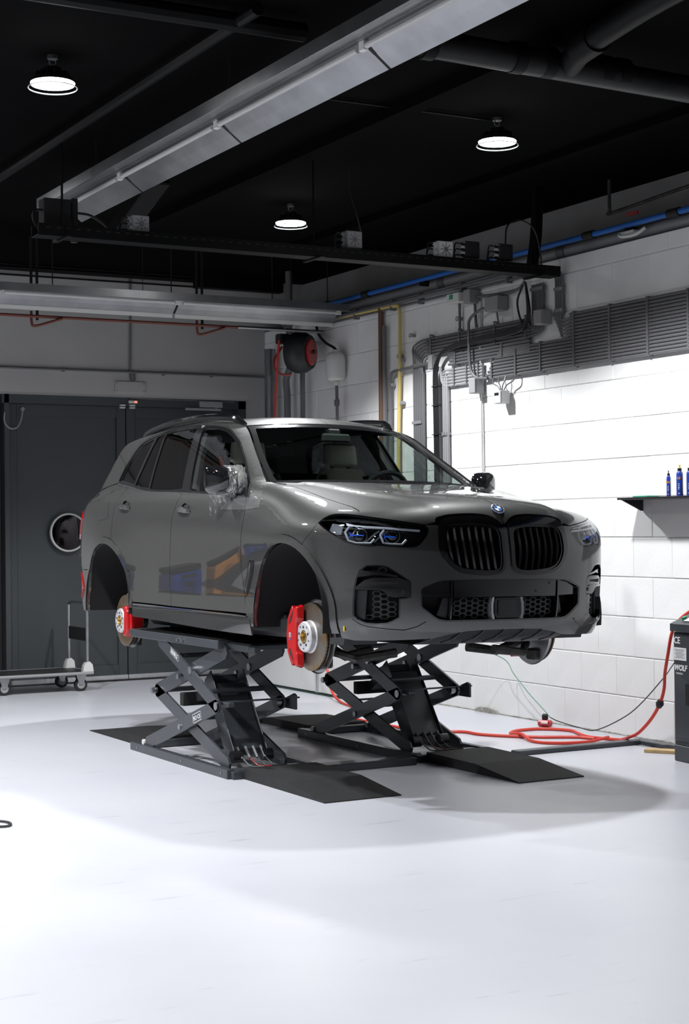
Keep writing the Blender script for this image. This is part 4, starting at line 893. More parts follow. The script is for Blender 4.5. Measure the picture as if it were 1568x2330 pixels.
def inset(poly, g):
    P = [np.array(p) for p in poly]; n = len(P)
    ar = sum(P[i][0]*P[(i+1) % n][1]-P[(i+1) % n][0]*P[i][1] for i in range(n)); s = 1 if ar > 0 else -1; out = []
    for i in range(n):
        a, b, c = P[i-1], P[i], P[(i+1) % n]; e1 = b-a; e2 = c-b
        n1 = np.array((-e1[1], e1[0]))/max(np.linalg.norm(e1), 1e-9)*s; n2 = np.array((-e2[1], e2[0]))/max(np.linalg.norm(e2), 1e-9)*s
        m = n1+n2; l = np.linalg.norm(m); m = m/l if l > .2 else n1
        out.append(b+m*g/max(.5, m@n1))
    return out
def patch(outline, pr, fn=F, res=.03, holes=(), gap=.0, off=0., pts3=True):
    """triangulated piece of the body surface -> points, unit normals, triangles"""
    ol = [pr.to(p)[0] for p in outline] if pts3 else [np.array(p) for p in outline]
    hl = [[pr.to(p)[0] for p in h_] if pts3 else [np.array(p) for p in h_] for h_ in holes]
    if gap: ol = inset(ol, gap); hl = [inset(h_, -gap) for h_ in hl]
    ol = dens(ol, res); hl = [dens(h_, res) for h_ in hl]
    A = np.array(ol); lo, hi = A.min(0), A.max(0)
    gx = np.arange(lo[0]+res*.5, hi[0], res); gy = np.arange(lo[1]+res*.5, hi[1], res)
    G = np.array([(x+(res*.5 if k % 2 else 0), y) for k, y in enumerate(gy) for x in gx])
    if len(G):
        ok = inpoly(G, ol) & (dist_poly(G, ol) > res*.45)
        for h_ in hl: ok &= ~inpoly(G, h_) & (dist_poly(G, h_) > res*.45)
        G = G[ok]
    V = list(ol); E_ = [(i, (i+1) % len(ol)) for i in range(len(ol))]
    for h_ in hl: n0 = len(V); V += h_; E_ += [(n0+i, n0+(i+1) % len(h_)) for i in range(len(h_))]
    V += list(G)
    r = delaunay_2d_cdt([Vector((float(p[0]), float(p[1]))) for p in V], E_, [], 0, 1e-6)
    U = np.array([(p.x, p.y) for p in r[0]]); T = np.array([f for f in r[2] if len(f) == 3])
    c = U[T].mean(1); ok = inpoly(c, ol)
    for h_ in hl: ok &= ~inpoly(c, h_)
    T = T[ok]; used = np.unique(T); mp = -np.ones(len(U), int); mp[used] = np.arange(len(used)); U = U[used]; T = mp[T]
    P = hitp(pr, U, fn); N_ = grad(fn, P)
    # orient
    t = P[T]; fnm = np.cross(t[:, 1]-t[:, 0], t[:, 2]-t[:, 0]); fl = (fnm*N_[T[:, 0]]).sum(1) < 0; T[fl] = T[fl][:, ::-1]
    return P+N_*off, N_, T
def surf_obj(name, P, N_, T, mt, parent=None, thick=.012, both=False, side=1, label=None):
    """side=1 far (+x), -1 near (mirrored); both: one mesh from the two halves"""
    Vs, Fs, Ns = [], [], []
    for s in ((1, -1) if both else (side,)):
        b = len(Vs); M = np.array((s, 1, 1.)); Q = P*M; NN = N_*M
        TT = T if s > 0 else T[:, ::-1]
        Vs += list(Q); 
        for t in TT: Fs.append(tuple(int(i)+b for i in t)); Ns += [NN[i] for i in t]
        if thick:
            ed = {}
            for t in TT:
                for i in range(3): ed[(int(t[i]), int(t[(i+1) % 3]))] = 1
            bd = [e for e in ed if (e[1], e[0]) not in ed and not (both and abs(Q[e[0]][0]) < 2e-3 and abs(Q[e[1]][0]) < 2e-3)]
            top = {}; bot = {}
            for i in {k for e in bd for k in e}:
                top[i] = len(Vs); Vs.append(Q[i]); bot[i] = len(Vs); Vs.append(Q[i]-NN[i]*thick)
            for i, j in bd:
                f = (top[j], top[i], bot[i], bot[j]); Fs.append(f)
                n_ = np.cross(np.array(Q[i])-Q[j], -NN[i]); n_ = n_/max(np.linalg.norm(n_), 1e-9)
                Ns += [n_]*4
    me = bpy.data.meshes.new(name); me.from_pydata([tuple(map(float, v)) for v in Vs], [], Fs); me.materials.append(MATS[mt])
    me.shade_smooth(); me.normals_split_custom_set([tuple(map(float, n_)) for n_ in Ns])
    o = bpy.data.objects.new(name, me); COL.objects.link(o); o.parent = parent or car; ORG[o.name] = Vector((0, 0, 0))
    if label: o['label'] = label
    return o
def panel(name, outline, pr, mt, mode='pair', parent=None, thick=.012, label=None, **k):
    d = patch(outline, pr, **k); out = []
    if mode == 'both': return [surf_obj(name, *d, mt, parent, thick, True, label=label)]
    ps = parent if isinstance(parent, (list, tuple)) else (parent, parent)
    for s, p in zip((-1, 1), ps): out.append(surf_obj(name, *d, mt, p, thick, False, s, label))
    return out          # [near, far]
def mir(m, s):          # mirror an MB built for +x
    if s < 0: m.v = [(-a, b, c) for a, b, c in m.v]; m.f = [f[::-1] for f in m.f]
    return m
# ---------------------------------------------------------------- shared seam lines (on the +x half)
HOODL = [tp(x, y) for x, y in crv([(.745, .641), (.750, .32), (.742, .02), (.738, -.17), (.75, -.367), (.772, -.50)], 5)]
HLT = [cy(a, z) for a, z in crv([(1.222, .923), (1.195, .952), (1.139, .972), (1.02, .974), (.887, .965)], 4)]   # lamp tip -> along lamp top
HLT2 = [cy(a, z) for a, z in crv([(.887, .965), (.612, .936), (.353, .907)], 5)]
HLB = [cy(a, z) for a, z in crv([(.353, .907), (.328, .886), (.338, .853)], 3)+crv([(.338, .853), (.425, .786), (.578, .785), (.696, .792), (.737, .786), (.846, .793), (.94, .812), (1.045, .855), (1.222, .923)], 4)[1:]]
KOUT = crv([(.02, .70), (.019, .80), (.022, .885), (.045, .928), (.10, .951), (.20, .958), (.33, .952), (.395, .938), (.432, .90), (.443, .83), (.441, .76), (.405, .697), (.335, .643), (.24, .626), (.14, .621), (.06, .632), (.028, .66)], 4, True)
KIN = crv([(.040, .69), (.040, .80), (.042, .862), (.066, .895), (.12, .908), (.22, .913), (.33, .909), (.378, .896), (.402, .865), (.410, .81), (.406, .748), (.37, .688), (.31, .655), (.22, .642), (.12, .638), (.062, .650)], 4, True)
def arch(yc, zc, r, zb, a0=0, a1=180, n=24, r2=None):
    pts = [(yc+r*math.cos(math.radians(a0+(a1-a0)*i/n)), zc+r*math.sin(math.radians(a0+(a1-a0)*i/n))) for i in range(n+1)]
    return pts
YF, ZF, YR, ZR_ = -.01, .36, 2.985, .372
RO_, RI_ = .500, .452
# ---------------------------------------------------------------- bonnet
hf = [frp(x, z) for x, z in crv([(.44, .912), (.428, .945), (.39, .958), (.33, .968), (.2, .974), (.10, .966), (.05, .945), (.015, .916), (0, .912)], 3)]
hood = [tp(x, .447+.35*x*x) for x in np.linspace(0, .752, 12)]+HOODL[1:]+HLT2+hf[1:]
panel('bonnet', hood, PI_, 'paint', 'both', fn=Flow, res=.03, gap=.003)
# ---------------------------------------------------------------- front wings
wing = HOODL[::-1]
wing = [p for p in HLT]+[cy(.86, .966)]+HOODL[::-1]+[tp(.765, .665), sd(.675, 1.155), sd(.65, 1.12)]
wing += [sd(y, z) for y, z in crv([(.633, 1.085), (.60, 1.01), (.606, .905), (.645, .685), (.611, .475), (.57, .34)], 3)]
wing += [sd(YF+RO_, .30)]+[sd(y, z) for y, z in arch(YF, ZF, RO_, 0, 0, 118)]
wing += [cy(1.262, .870)]
panel('front_wing', wing, RO, 'paint', 'pair', res=.03, gap=.0025)
# ---------------------------------------------------------------- front bumper with its openings
bump = [frp(x, z) for x, z in ((0, .312), (.12, .312), (.25, .307), (.36, .290), (.45, .268), (.60, .262))]+[cy(a, z) for a, z in ((.75, .258), (.9, .258), (1.0, .272))]
bump += [sd(-.512, .30), sd(-.512, .36)]+[sd(y, z) for y, z in arch(YF, ZF, RO_, 0, 180, 118)]+[cy(1.262, .870)]
bump += HLB[::-1]+[frp(.435, .908)]
ko = [p for p in KOUT]; i0 = min(range(len(ko)), key=lambda i: abs(ko[i][0]-.432)+abs(ko[i][1]-.90)); i1 = min(range(len(ko)), key=lambda i: abs(ko[i][0]-.022)+abs(ko[i][1]-.885))
seq = []; i = i0
while i != i1: seq.append(ko[i]); i = (i+1) % len(ko)
bump += [frp(*p) for p in seq]+[frp(.020, .895), frp(0, .90)]
SI = [(.785, .684), (.70, .684), (.636, .678), (.55, .635), (.476, .597), (.467, .585), (.468, .502), (.50, .494), (.545, .490), (.547, .388), (.60, .366), (.641, .354), (.72, .349), (.80, .354), (.865, .374), (.893, .400), (.893, .48), (.882, .557), (.866, .61), (.838, .655)]
SIo = [cy(a, z) for a, z in SI]
CI = [(.0, .600), (.20, .601), (.415, .597), (.46, .589), (.540, .556), (.548, .545), (.548, .455), (.540, .440), (.47, .386), (.44, .370), (.40, .364), (.20, .364), (0, .364)]
bump_half_hole = [frp(*p) for p in CI]
# central intake touches x=0: make it part of the outline
i_c = 0
bump = bump+[frp(0, .602)]+[frp(*p) for p in CI]+[frp(0, .362)]
bo = panel('front_bumper', bump, CY, 'paint', 'both', fn=Flow, res=.03, holes=[SIo], gap=.0)[0]
# ---------------------------------------------------------------- doors, sill, rear wing
fd = [sd(y, z) for y, z in crv([(.57, .372), (.611, .475), (.645, .685), (.606, .905), (.60, 1.01), (.633, 1.085)], 3)]+[sd(y, z) for y, z in ((.66, 1.112), (1.26, 1.140), (1.67, 1.166))]
seam = [(1.69, 1.166), (1.70, 1.10), (1.73, .977), (1.765, .79), (1.80, .585), (1.785, .46), (1.77, .385)]
fd += [sd(y, z) for y, z in crv(seam, 3)]
fdo = panel('front_door', fd, RO, 'paint', 'pair', res=.03, gap=.003)
rd = [sd(y, z) for y, z in crv(seam, 3)[::-1]]+[sd(y, z) for y, z in ((2.33, 1.192), (2.70, 1.234), (2.86, 1.25))]+[sd(y, z) for y, z in crv([(2.868, 1.20), (2.862, 1.10), (2.858, .947), (2.835, .848)], 3)]
rd += [sd(y, z) for y, z in arch(YR, ZR_, RO_, 0, 107, 176)]+[sd(2.47, .395)]
rdo = panel('rear_door', rd, RO, 'paint', 'pair', res=.03, gap=.003)
sl = [sd(.515, .24), sd(.515, .335), sd(.57, .362), sd(1.2, .374), sd(1.77, .380), sd(2.47, .388), sd(2.475, .29), sd(1.5, .262), sd(.8, .245)]
panel('side_skirt', sl, RO, 'paint', 'pair', res=.03, gap=.002, off=.004)
panel('skirt_strip', [sd(.56, .362), sd(1.2, .374), sd(1.77, .380), sd(2.44, .388), sd(2.44, .378), sd(1.77, .370), sd(1.2, .364), sd(.56, .352)], RO, 'chrome', 'pair', res=.05, off=.012, thick=.008)
qp = [sd(y, z) for y, z in crv([(2.835, .848), (2.858, .947), (2.862, 1.10), (2.868, 1.20), (2.865, 1.252)], 3)]+[sd(3.06, 1.262), sd(3.13, 1.28), sd(3.3, 1.27), sd(3.48, 1.245), sd(3.66, 1.15), sd(3.76, 1.05), sd(3.78, .85), sd(3.76, .72), sd(3.58, .62), sd(YR+RO_*math.cos(math.radians(30)), ZR_+RO_*math.sin(math.radians(30)))]
qp += [sd(y, z) for y, z in arch(YR, ZR_, RO_, 0, 30, 107)][1:]
panel('rear_wing', qp, RO, 'paint', 'pair', res=.03, gap=.003)
fc = panel('fuel_flap', [sd(y, z) for y, z in crv([(3.27, 1.15), (3.06, 1.148), (2.985, 1.09), (2.975, 1.02), (3.02, 1.005), (3.20, 1.004), (3.29, 1.06)], 3, True)], RO, 'paint', 'pair', res=.03, off=.003, thick=.006)
# rear bumper, tailgate
rb = [hitp(RR, [(a*.6, z)], Flow)[0] for a, z in ((-.25, .30), (.3, .30), (.9, .30), (1.25, .30))]+[sd(YR+RO_, .30), sd(YR+RO_, .372)]+[sd(y, z) for y, z in arch(YR, ZR_, RO_, 0, 0, 30)]+[sd(3.58, .62), sd(3.76, .72)]+[hitp(RR, [(a*.6, z)], Flow)[0] for a, z in ((.9, .72), (.4, .72), (-.25, .72))]
panel('rear_bumper', [p for p in rb], RR, 'paint', 'pair', fn=Flow, res=.04, gap=.002)
tg = [hitp(RR, [(a*.6, z)], F)[0] for a, z in ((-.28, .725), (.4, .725), (.83, .725))]+[hitp(RR, [(a*.6, z)], F)[0] for a, z in ((.86, .90), (1.02, 1.1), (1.14, 1.28), (.98, 1.45), (.72, 1.56), (-.28, 1.57))]
panel('tailgate', tg, RR, 'trim_black', 'pair', fn=F, res=.05, gap=.002)
tl = [hitp(RR, [(a*.6, z)], F)[0] for a, z in ((.86, 1.10), (1.12, 1.08), (1.18, 1.02), (1.12, .90), (.98, .86), (.86, .90))]
panel('tail_lamp', tl, RR, 'red_lens', 'pair', fn=F, res=.04, off=.012, thick=.02)
rl = [hitp(RR, [(a*.6, z)], Flow)[0] for a, z in ((.92, .60), (1.12, .60), (1.20, .48), (1.15, .40), (.98, .42))]
panel('rear_reflector', rl, RR, 'red_lens', 'pair', fn=Flow, res=.04, off=.01, thick=.02)
# ---------------------------------------------------------------- wheel-arch flares and liners
def flare(yc, zc, a0, a1, zb0, zb1):
    o_ = ([sd(yc+RO_, zb0)] if zb0 else [])+[sd(y, z) for y, z in arch(yc, zc, RO_, 0, a0, a1)]+([sd(yc-RO_, zb1)] if zb1 else [])
    i_ = ([sd(yc+RI_, zb0)] if zb0 else [])+[sd(y, z) for y, z in arch(yc, zc, RI_, 0, a0, a1)]+([sd(yc-RI_, zb1)] if zb1 else [])
    panel('arch_flare', o_+i_[::-1], RO, 'paint', 'pair', res=.03, off=.010, thick=.022, fn=Flow)
flare(YF, ZF, 0, 180, .30, .30); flare(YR, ZR_, 0, 180, .30, .35)
for yc, zc in ((YF, ZF), (YR, ZR_)):
    for s in (-1, 1):
        m = MB(); n = 22; r0, r1 = .4535, .468
        ang = [math.radians(-8+196*i/n) for i in range(n+1)]
        V = []
        for x, r in ((.985, r0), (.92, r1), (.46, r1)): V += [(x, yc+r*math.cos(a), zc+r*math.sin(a)) for a in ang]
        F_ = [(k*(n+1)+i, k*(n+1)+i+1, (k+1)*(n+1)+i+1, (k+1)*(n+1)+i) for k in range(2) for i in range(n)]
        F_ += [tuple(2*(n+1)+i for i in range(n+1))]
        m.add(V, F_)
        fixn(mir(m, s).build('wheel_arch_liner', 'dull_black', car))
# ---------------------------------------------------------------- greenhouse
DLO = crv([(.655, 1.125), (.777, 1.218), (.947, 1.335), (1.062, 1.408), (1.229, 1.508), (1.408, 1.588), (1.625, 1.630), (1.968, 1.652), (2.343, 1.655), (2.672, 1.630), (2.931, 1.578), (3.045, 1.455), (3.095, 1.30)], 4)+crv([(3.085, 1.278), (2.702, 1.232), (2.332, 1.190), (1.67, 1.163), (1.26, 1.137), (.66, 1.108)], 3)[0:]
DLO3 = [gs(y, z) for y, z in DLO]
wsL = [ws(x, z) for x, z in crv([(.765, 1.200), (.757, 1.24), (.72, 1.323), (.685, 1.405), (.645, 1.49), (.604, 1.575), (.586, 1.612)], 4)]
roofL = [tp(x, y, Fg) for x, y in crv([(.600, 1.42), (.618, 1.7), (.622, 2.2), (.610, 2.8), (.575, 3.3), (.54, 3.55)], 3)]
tail = [hitp(RR, [(a*.6, z)], F)[0] for a, z in ((1.0, 1.45), (1.16, 1.28))]
frame = [sd(.62, 1.10), tp(.80, .585, F)]+wsL+roofL+tail+[sd(3.55, 1.24), sd(3.3, 1.268), sd(3.12, 1.275)]+DLO3[::-1]
dl_n = len(DLO3)
# side frame = outline strip between windscreen/roof edge and window opening
top_edge = wsL+roofL+[hitp(RG, [RG.to(p)[0]], F)[0] for p in tail]
low_edge = [sd(3.50, 1.25), sd(3.3, 1.270), sd(3.12, 1.285)]
k_top = crv([(.655, 1.125), (.777, 1.218), (.947, 1.335), (1.062, 1.408), (1.229, 1.508), (1.408, 1.588), (1.625, 1.630), (1.968, 1.652), (2.343, 1.655), (2.672, 1.630), (2.931, 1.578), (3.045, 1.455), (3.095, 1.30)], 4)
fr_out = [sd(.655, 1.118), tp(.775, .672, F)]+wsL+roofL+tail+low_edge+[gs(y, z) for y, z in k_top[::-1]]
panel('side_frame', fr_out, RG, 'paint', 'pair', fn=F, res=.03, gap=.001)
panes = [('door_glass', 'clear_glass', crv([(.725, 1.140), (.800, 1.222), (.895, 1.292), (1.018, 1.370), (1.149, 1.452), (1.325, 1.540), (1.521, 1.594), (1.80, 1.618)], 4)+[(1.835, 1.61), (1.64, 1.190), (1.60, 1.176), (1.26, 1.155)]),
         ('door_glass', 'tint_glass', [(1.775, 1.195), (1.965, 1.632), (2.15, 1.640), (2.35, 1.638), (2.500, 1.626), (2.385, 1.218), (2.33, 1.208), (2.0, 1.192)]),
         ('quarter_glass', 'tint_glass', [(2.412, 1.222), (2.527, 1.622), (2.655, 1.610), (2.705, 1.25)]),
         ('quarter_glass', 'tint_glass', crv([(2.745, 1.262), (2.70, 1.60), (2.915, 1.556), (3.022, 1.445), (3.066, 1.305)], 1))]
hol = [[gs(y, z) for y, z in p[2]] for p in panes]
panel('window_surround', DLO3, RG, 'trim_black', 'pair', fn=Fg, res=.04, holes=hol, off=.001, thick=.01)
for (nm, mt, p), h3 in zip(panes, hol): panel(nm, h3, RG, mt, 'pair', fn=Fg, res=.05, off=-.005, thick=0)
for s in (-1, 1):
    m = MB().tube([tuple(gs(y, z)+np.array((.006, 0, 0))) for y, z in k_top], .006, 6)
    mir(m, s).build('window_trim', 'trim_black', car)
    m = MB().tube([tuple(gs(y, z)+np.array((.008, 0, -.004))) for y, z in crv([(3.08, 1.280), (2.702, 1.236), (2.332, 1.194), (1.67, 1.166), (1.26, 1.140), (.68, 1.112)], 4)], .007, 6)
    mir(m, s).build('window_trim', 'chrome', car, label='lower window trim strip, its highlight put in as chrome')  # chrome stands in for a highlight along the black gloss trim
wsO = [ws(0, 1.204)]+[ws(x, 1.204-.012*(x/.78)**2) for x in np.linspace(.1, .748, 8)]+[ws(x, z) for x, z in crv([(.745, 1.225), (.710, 1.323), (.675, 1.405), (.635, 1.49), (.594, 1.572), (.576, 1.605)], 4)]+[ws(x, 1.632-.022*(x/.58)**2) for x in np.linspace(.57, 0, 8)]
panel('windscreen', wsO, FR, 'windshield_glass', 'both', fn=Fg, res=.05, thick=0, off=-.003)
# dark ceramic border of the windscreen
wsI = [ws(x, 1.222-.010*(x/.72)**2) for x in np.linspace(0, .710, 9)]+[ws(x, z) for x, z in crv([(.705, 1.245), (.675, 1.323), (.642, 1.405), (.602, 1.49), (.566, 1.56), (.550, 1.588)], 4)]+[ws(x, 1.612-.02*(x/.55)**2) for x in np.linspace(.54, 0, 8)]
panel('windscreen_border', wsO+wsI[::-1], FR, 'trim_black', 'both', fn=Fg, res=.05, thick=.004, off=-.0015)
rf = [tp(x, 1.345+.20*x*x, Fg) for x in np.linspace(0, .57, 8)]
rf = [hitp(TP, [(x, ws(x, 1.638-.022*(x/.58)**2)[1])], Fg)[0] for x in np.linspace(0, .585, 9)]+roofL[1:]+[tp(x, 3.60-.06*(x/.54), Fg) for x in (.5, .3, .15, 0)]
panel('roof', rf, TP, 'paint', 'both', fn=Fg, res=.04, gap=.002)
for s in (-1, 1):
    pts = crv([tuple(tp(x, y, Fg)+np.array((0, 0, dz))) for x, y, dz in ((.572, 1.42, .002), (.588, 1.50, .020), (.600, 1.62, .030), (.604, 2.0, .034), (.600, 2.5, .034), (.585, 2.95, .030), (.565, 3.20, .018), (.555, 3.32, .002))], 5)
    mir(MB().tube(pts, [.014+.011*min(1, min(i, len(pts)-1-i)/5) for i in range(len(pts))], 10), s).build('roof_rail', 'gloss_black', car)
mir(MB().prism([(3.45, 1.62), (3.78, 1.565), (3.78, 1.545), (3.45, 1.58)], 'x', -.56, .56), 1).build('roof_spoiler', 'paint', car, smooth=0)
# cowl, light-blocking core boxes, floor
MB().prism([(.40, 1.10), (.48, 1.185), (.62, 1.195), (.70, 1.10)], 'x', -.74, .74).build('cowl', 'plastic_black', car, smooth=0)
MB().box((0, 1.5, .30), (1.60, 2.2, .14), .03).box((0, -.12, .34), (.9, 1.0, .16), .03).box((0, 3.1, .36), (.9, 1.4, .16), .03).build('underbody', 'plastic_black', car)
MB().box((0, .2, .75), (.88, .9, .5)).build('engine_bay_blocker', 'dull_black', car, smooth=0)  # added black box that stops light coming through the panel gaps
MB().box((0, 3.0, .72), (.88, 1.3, .5)).build('boot_blocker', 'dull_black', car, smooth=0)  # rear counterpart, also added only to block light
# ---------------------------------------------------------------- added dark box behind the doors, blocks light through panel gaps
MB().box((0, 1.55, .72), (1.76, 1.75, .62)).build('cabin_blocker', 'dash', car, smooth=0)
# ---------------------------------------------------------------- kidney grilles
gr = []
for s in (-1, 1):
    P1 = patch([frp(*p) for p in KOUT], FR, Flow, .02, holes=[[frp(*p) for p in KIN]], off=.010)
    g = surf_obj('radiator_grille', *P1, 'gloss_black', car, .07, False, s); gr.append(g)
    P2 = patch([frp(*p) for p in KOUT], FR, Flow, .04, off=-.075)
    surf_obj('grille_back', *P2, 'dull_black', g, 0, False, s)
    P3 = patch([frp(*p) for p in KIN], FR, Flow, .02, holes=[[frp(*p) for p in inset([np.array(q) for q in KIN], .012)]], off=.002)
    surf_obj('inner_rim', *P3, 'gloss_black', g, .05, False, s)
    KI = np.array(KIN)
    for i in range(7):
        x = .086+i*.0465
        zz = []
        for j in range(len(KI)):
            a, b = KI[j], KI[(j+1) % len(KI)]
            if (a[0]-x)*(b[0]-x) < 0: zz.append(a[1]+(b[1]-a[1])*(x-a[0])/(b[0]-a[0]))
        lo, hi = min(zz)+.004, max(zz)-.004
        V = []; n = 10
        for k in range(n+1):
            z = lo+(hi-lo)*k/n; xx = x-.010+.020*(k/n)+.010*math.sin(k/n*math.pi)
            p = frp(xx, z); bul = .008*math.sin(math.pi*min(1, k/n*1.25))
            V += [(xx-.0085, p[1]+.012-bul, z), (xx, p[1]+.002-bul, z), (xx+.0085, p[1]+.012-bul, z), (xx+.006, p[1]+.055, z), (xx-.006, p[1]+.055, z)]
        F_ = [(k*5+i_, k*5+(i_+1) % 5, (k+1)*5+(i_+1) % 5, (k+1)*5+i_) for k in range(n) for i_ in range(5)]+[(0, 1, 2, 3, 4), tuple(n*5+i_ for i_ in range(5))]
        fixn(mir(MB().add(V, F_), s).build('slat', 'slat_black', g))
# emblem on the bonnet
ep = frp(.0, 1.0, Flow); ep = hitp(PI_, PI_.to(np.array([(0, -.768, 1.003)])), Flow)[0]; en = grad(Flow, np.array([ep]))[0]
em = thing('bonnet_emblem', None, None); em.parent = car; ORG[em.name] = Vector((0, 0, 0))
for k in ('label', 'category'):
    if k in em: del em[k]
mat('emblem_blue', (.03, .16, .55), .2, coat=1); mat('emblem_ring', (.03, .03, .035), .2, coat=1); mat('emblem_rim', (.45, .52, .75), .2, .6)
nrm = Vector(en); e0 = Vector(ep)+nrm*.001
fixn(MB().lathe([(.041, 0), (.0405, .005), (.037, .006), (.036, .004)], e0, nrm, 32).build('rim', 'emblem_rim', em))
fixn(MB().lathe([(.0365, .0045), (.024, .0048)], e0, nrm, 32).build('ring', 'emblem_ring', em))
fixn(MB().lathe([(.0245, .005), (.0225, .0052)], e0, nrm, 32).build('inner_rim', 'emblem_rim', em))
ux = Vector((1, 0, 0)); uy = nrm.cross(ux).normalized()
for q in range(4):
    V = [e0+nrm*.0053]+[e0+nrm*.0053+(ux*math.cos(a)+uy*math.sin(a))*.0228 for a in [q*math.pi/2+k*math.pi/16 for k in range(9)]]
    MB().add(V, [(0, k+1, k+2) for k in range(8)]).build('quadrant', 'white' if q % 2 == 0 else 'emblem_blue', em)
for ch, a in (('B', 135), ('M', 90), ('W', 45)):
    ar = math.radians(a); c = e0+nrm*.0052+(ux*math.cos(ar)+uy*math.sin(ar))*.0265; yd = ux*math.cos(ar)+uy*math.sin(ar); xd = yd.cross(nrm)
    text_mesh('lettering', ch, .012, 'white', em, c, xd, yd, .0003, align='CENTER')
# ---------------------------------------------------------------- hex mesh
def hexmesh(poly2, tomap, w_=.052, h_=.030, t=.0045, off=-.03, depth=.012):
    """poly2 in plane metric coords; tomap(u,v)->(P,N)"""
    m = MB(); P = np.array(poly2); lo, hi = P.min(0), P.max(0); cells = []
    nx = int((hi[0]-lo[0])/(w_*.75))+3; ny = int((hi[1]-lo[1])/h_)+3; pl = [tuple(p) for p in poly2]
    for i in range(-1, nx):
        for j in range(-1, ny):
            cells.append((lo[0]+i*w_*.75, lo[1]+j*h_+(h_/2 if i % 2 else 0)))
    UV = []; FF = []
    for c in cells:
        hx = np.array([(w_/2, 0), (w_*.27, h_/2), (-w_*.27, h_/2), (-w_/2, 0), (-w_*.27, -h_/2), (w_*.27, -h_/2)])
        if not inpoly(np.array([c])+hx*.75, pl).all(): continue
        o_ = hx+c; i_ = hx*(1-2*t/h_)+c; b = len(UV); UV += list(o_)+list(i_)+list(i_)
        for k in range(6): FF += [(b+k, b+(k+1) % 6, b+6+(k+1) % 6, b+6+k), (b+6+k, b+6+(k+1) % 6, b+12+(k+1) % 6, b+12+k)]
    UV = np.array(UV); Q, N_ = tomap(UV); idx = (np.arange(len(UV)) % 18) >= 12
    Q = Q+N_*(off-np.where(idx, depth, 0))[:, None]
    m.add([tuple(q) for q in Q], FF); return m
def map_fr(UV): Q = hitp(FR, UV, Flow); return Q, grad(Flow, Q)
def map_cy(UV): U = UV.copy(); Q = hitp(CY, U, Flow); return Q, grad(Flow, Q)
# ---------------------------------------------------------------- centre intake
c2 = CI; ci3 = [frp(*p) for p in c2]
ci = surf_obj('centre_intake', *patch(ci3+[frp(0, .45)], FR, Flow, .04, off=-.10), 'dull_black', car, -.10, True)
panel('intake_rim', ci3+[frp(*p) for p in [(0, .371), (.20, .371), (.395, .371), (.434, .377), (.463, .392), (.533, .444), (.540, .457), (.540, .542), (.533, .551), (.455, .582), (.413, .590), (.20, .594), (0, .593)]], FR, 'gloss_black', 'both', parent=ci, fn=Flow, res=.03, off=-.002, thick=.03)
panel('plate_panel', [frp(*p) for p in ((0, .500), (.352, .498), (.356, .590), (.2, .593), (0, .593))], FR, 'gloss_black', 'both', parent=ci, fn=Flow, res=.03, off=-.012, thick=.03)
for (x, z) in ((-.15, .525), (.20, .53), (.30, .575)):
    p = frp(abs(x), z); MB().cyl((x, p[1]+.012, z), (x, p[1]+.009, z), .006, 10).build('sensor', 'satin_black', ci)
panel('intake_fin', [frp(*p) for p in ((.362, .375), (.372, .375), (.374, .592), (.364, .592))], FR, 'gloss_black', 'pair', parent=ci, fn=Flow, res=.03, off=-.006, thick=.06)
panel('corner_panel', [frp(*p) for p in ((.376, .500), (.538, .505), (.540, .542), (.455, .580), (.378, .590))], FR, 'gloss_black', 'pair', parent=ci, fn=Flow, res=.03, off=-.022, thick=.02)
panel('corner_duct', [frp(*p) for p in ((.376, .494), (.410, .494), (.425, .44), (.44, .392), (.40, .372), (.376, .372))], FR, 'satin_black', 'pair', parent=ci, fn=Flow, res=.03, off=-.04, thick=.02)
m = hexmesh([(.085, .372), (.36, .372), (.36, .498), (.085, .498)], map_fr, off=-.035)
for s in (-1, 1):
    mm = MB(); mm.v = list(m.v); mm.f = list(m.f); o = mir(mm, s).build('mesh_grille', 'plastic_black', ci); fixn(o)
yr = frp(0, .435)[1]
rdm = MB().prism([(-.075, .378), (.075, .378), (.088, .395), (.088, .478), (.075, .494), (-.075, .494), (-.088, .478), (-.088, .395)], 'y', yr+.008, yr+.06).build('radar_cover', 'trim_black', ci, smooth=0); fixn(rdm)
fixn(MB().prism([(-.058, .392), (.058, .392), (.066, .402), (.066, .470), (.058, .480), (-.058, .480), (-.066, .470), (-.066, .402)], 'y', yr+.002, yr+.02).build('radar_face', 'gloss_black', rdm, smooth=0))
for s in (-1, 1): fixn(mir(MB().prism([(.090, .374), (.104, .374), (.112, .41), (.112, .462), (.104, .497), (.090, .497), (.098, .46), (.098, .41)], 'y', yr+.004, yr+.05), s).build('radar_bracket', 'alu' if s < 0 else 'box_grey', rdm, smooth=0))
# ---------------------------------------------------------------- side intakes
sis = [surf_obj('side_intake', *patch(SIo, CY, Flow, .03, off=-.075), 'dull_black', car, -.075, False, s) for s in (-1, 1)]
SIi = inset([np.array((a*.6, z)) for a, z in SI], .007)
panel('intake_rim', SIo, CY, 'gloss_black', 'pair', parent=sis, fn=Flow, res=.02, holes=[[hitp(CY, [p], Flow)[0] for p in SIi]], off=-.001, thick=.04)
panel('intake_bracket', [cy(a, z) for a, z in ((.872, .560), (.80, .600), (.74, .612), (.55, .612), (.48, .590), (.474, .582), (.475, .505), (.60, .503), (.63, .512), (.665, .535), (.70, .545), (.872, .545))], CY, 'trim_black', 'pair', parent=sis, fn=Flow, res=.02, off=-.004, thick=.03)
panel('bracket_slot', [cy(a, z) for a, z in ((.775, .592), (.56, .588), (.56, .578), (.75, .570))], CY, 'dull_black', 'pair', parent=sis, fn=Flow, res=.03, off=-.0025, thick=0)
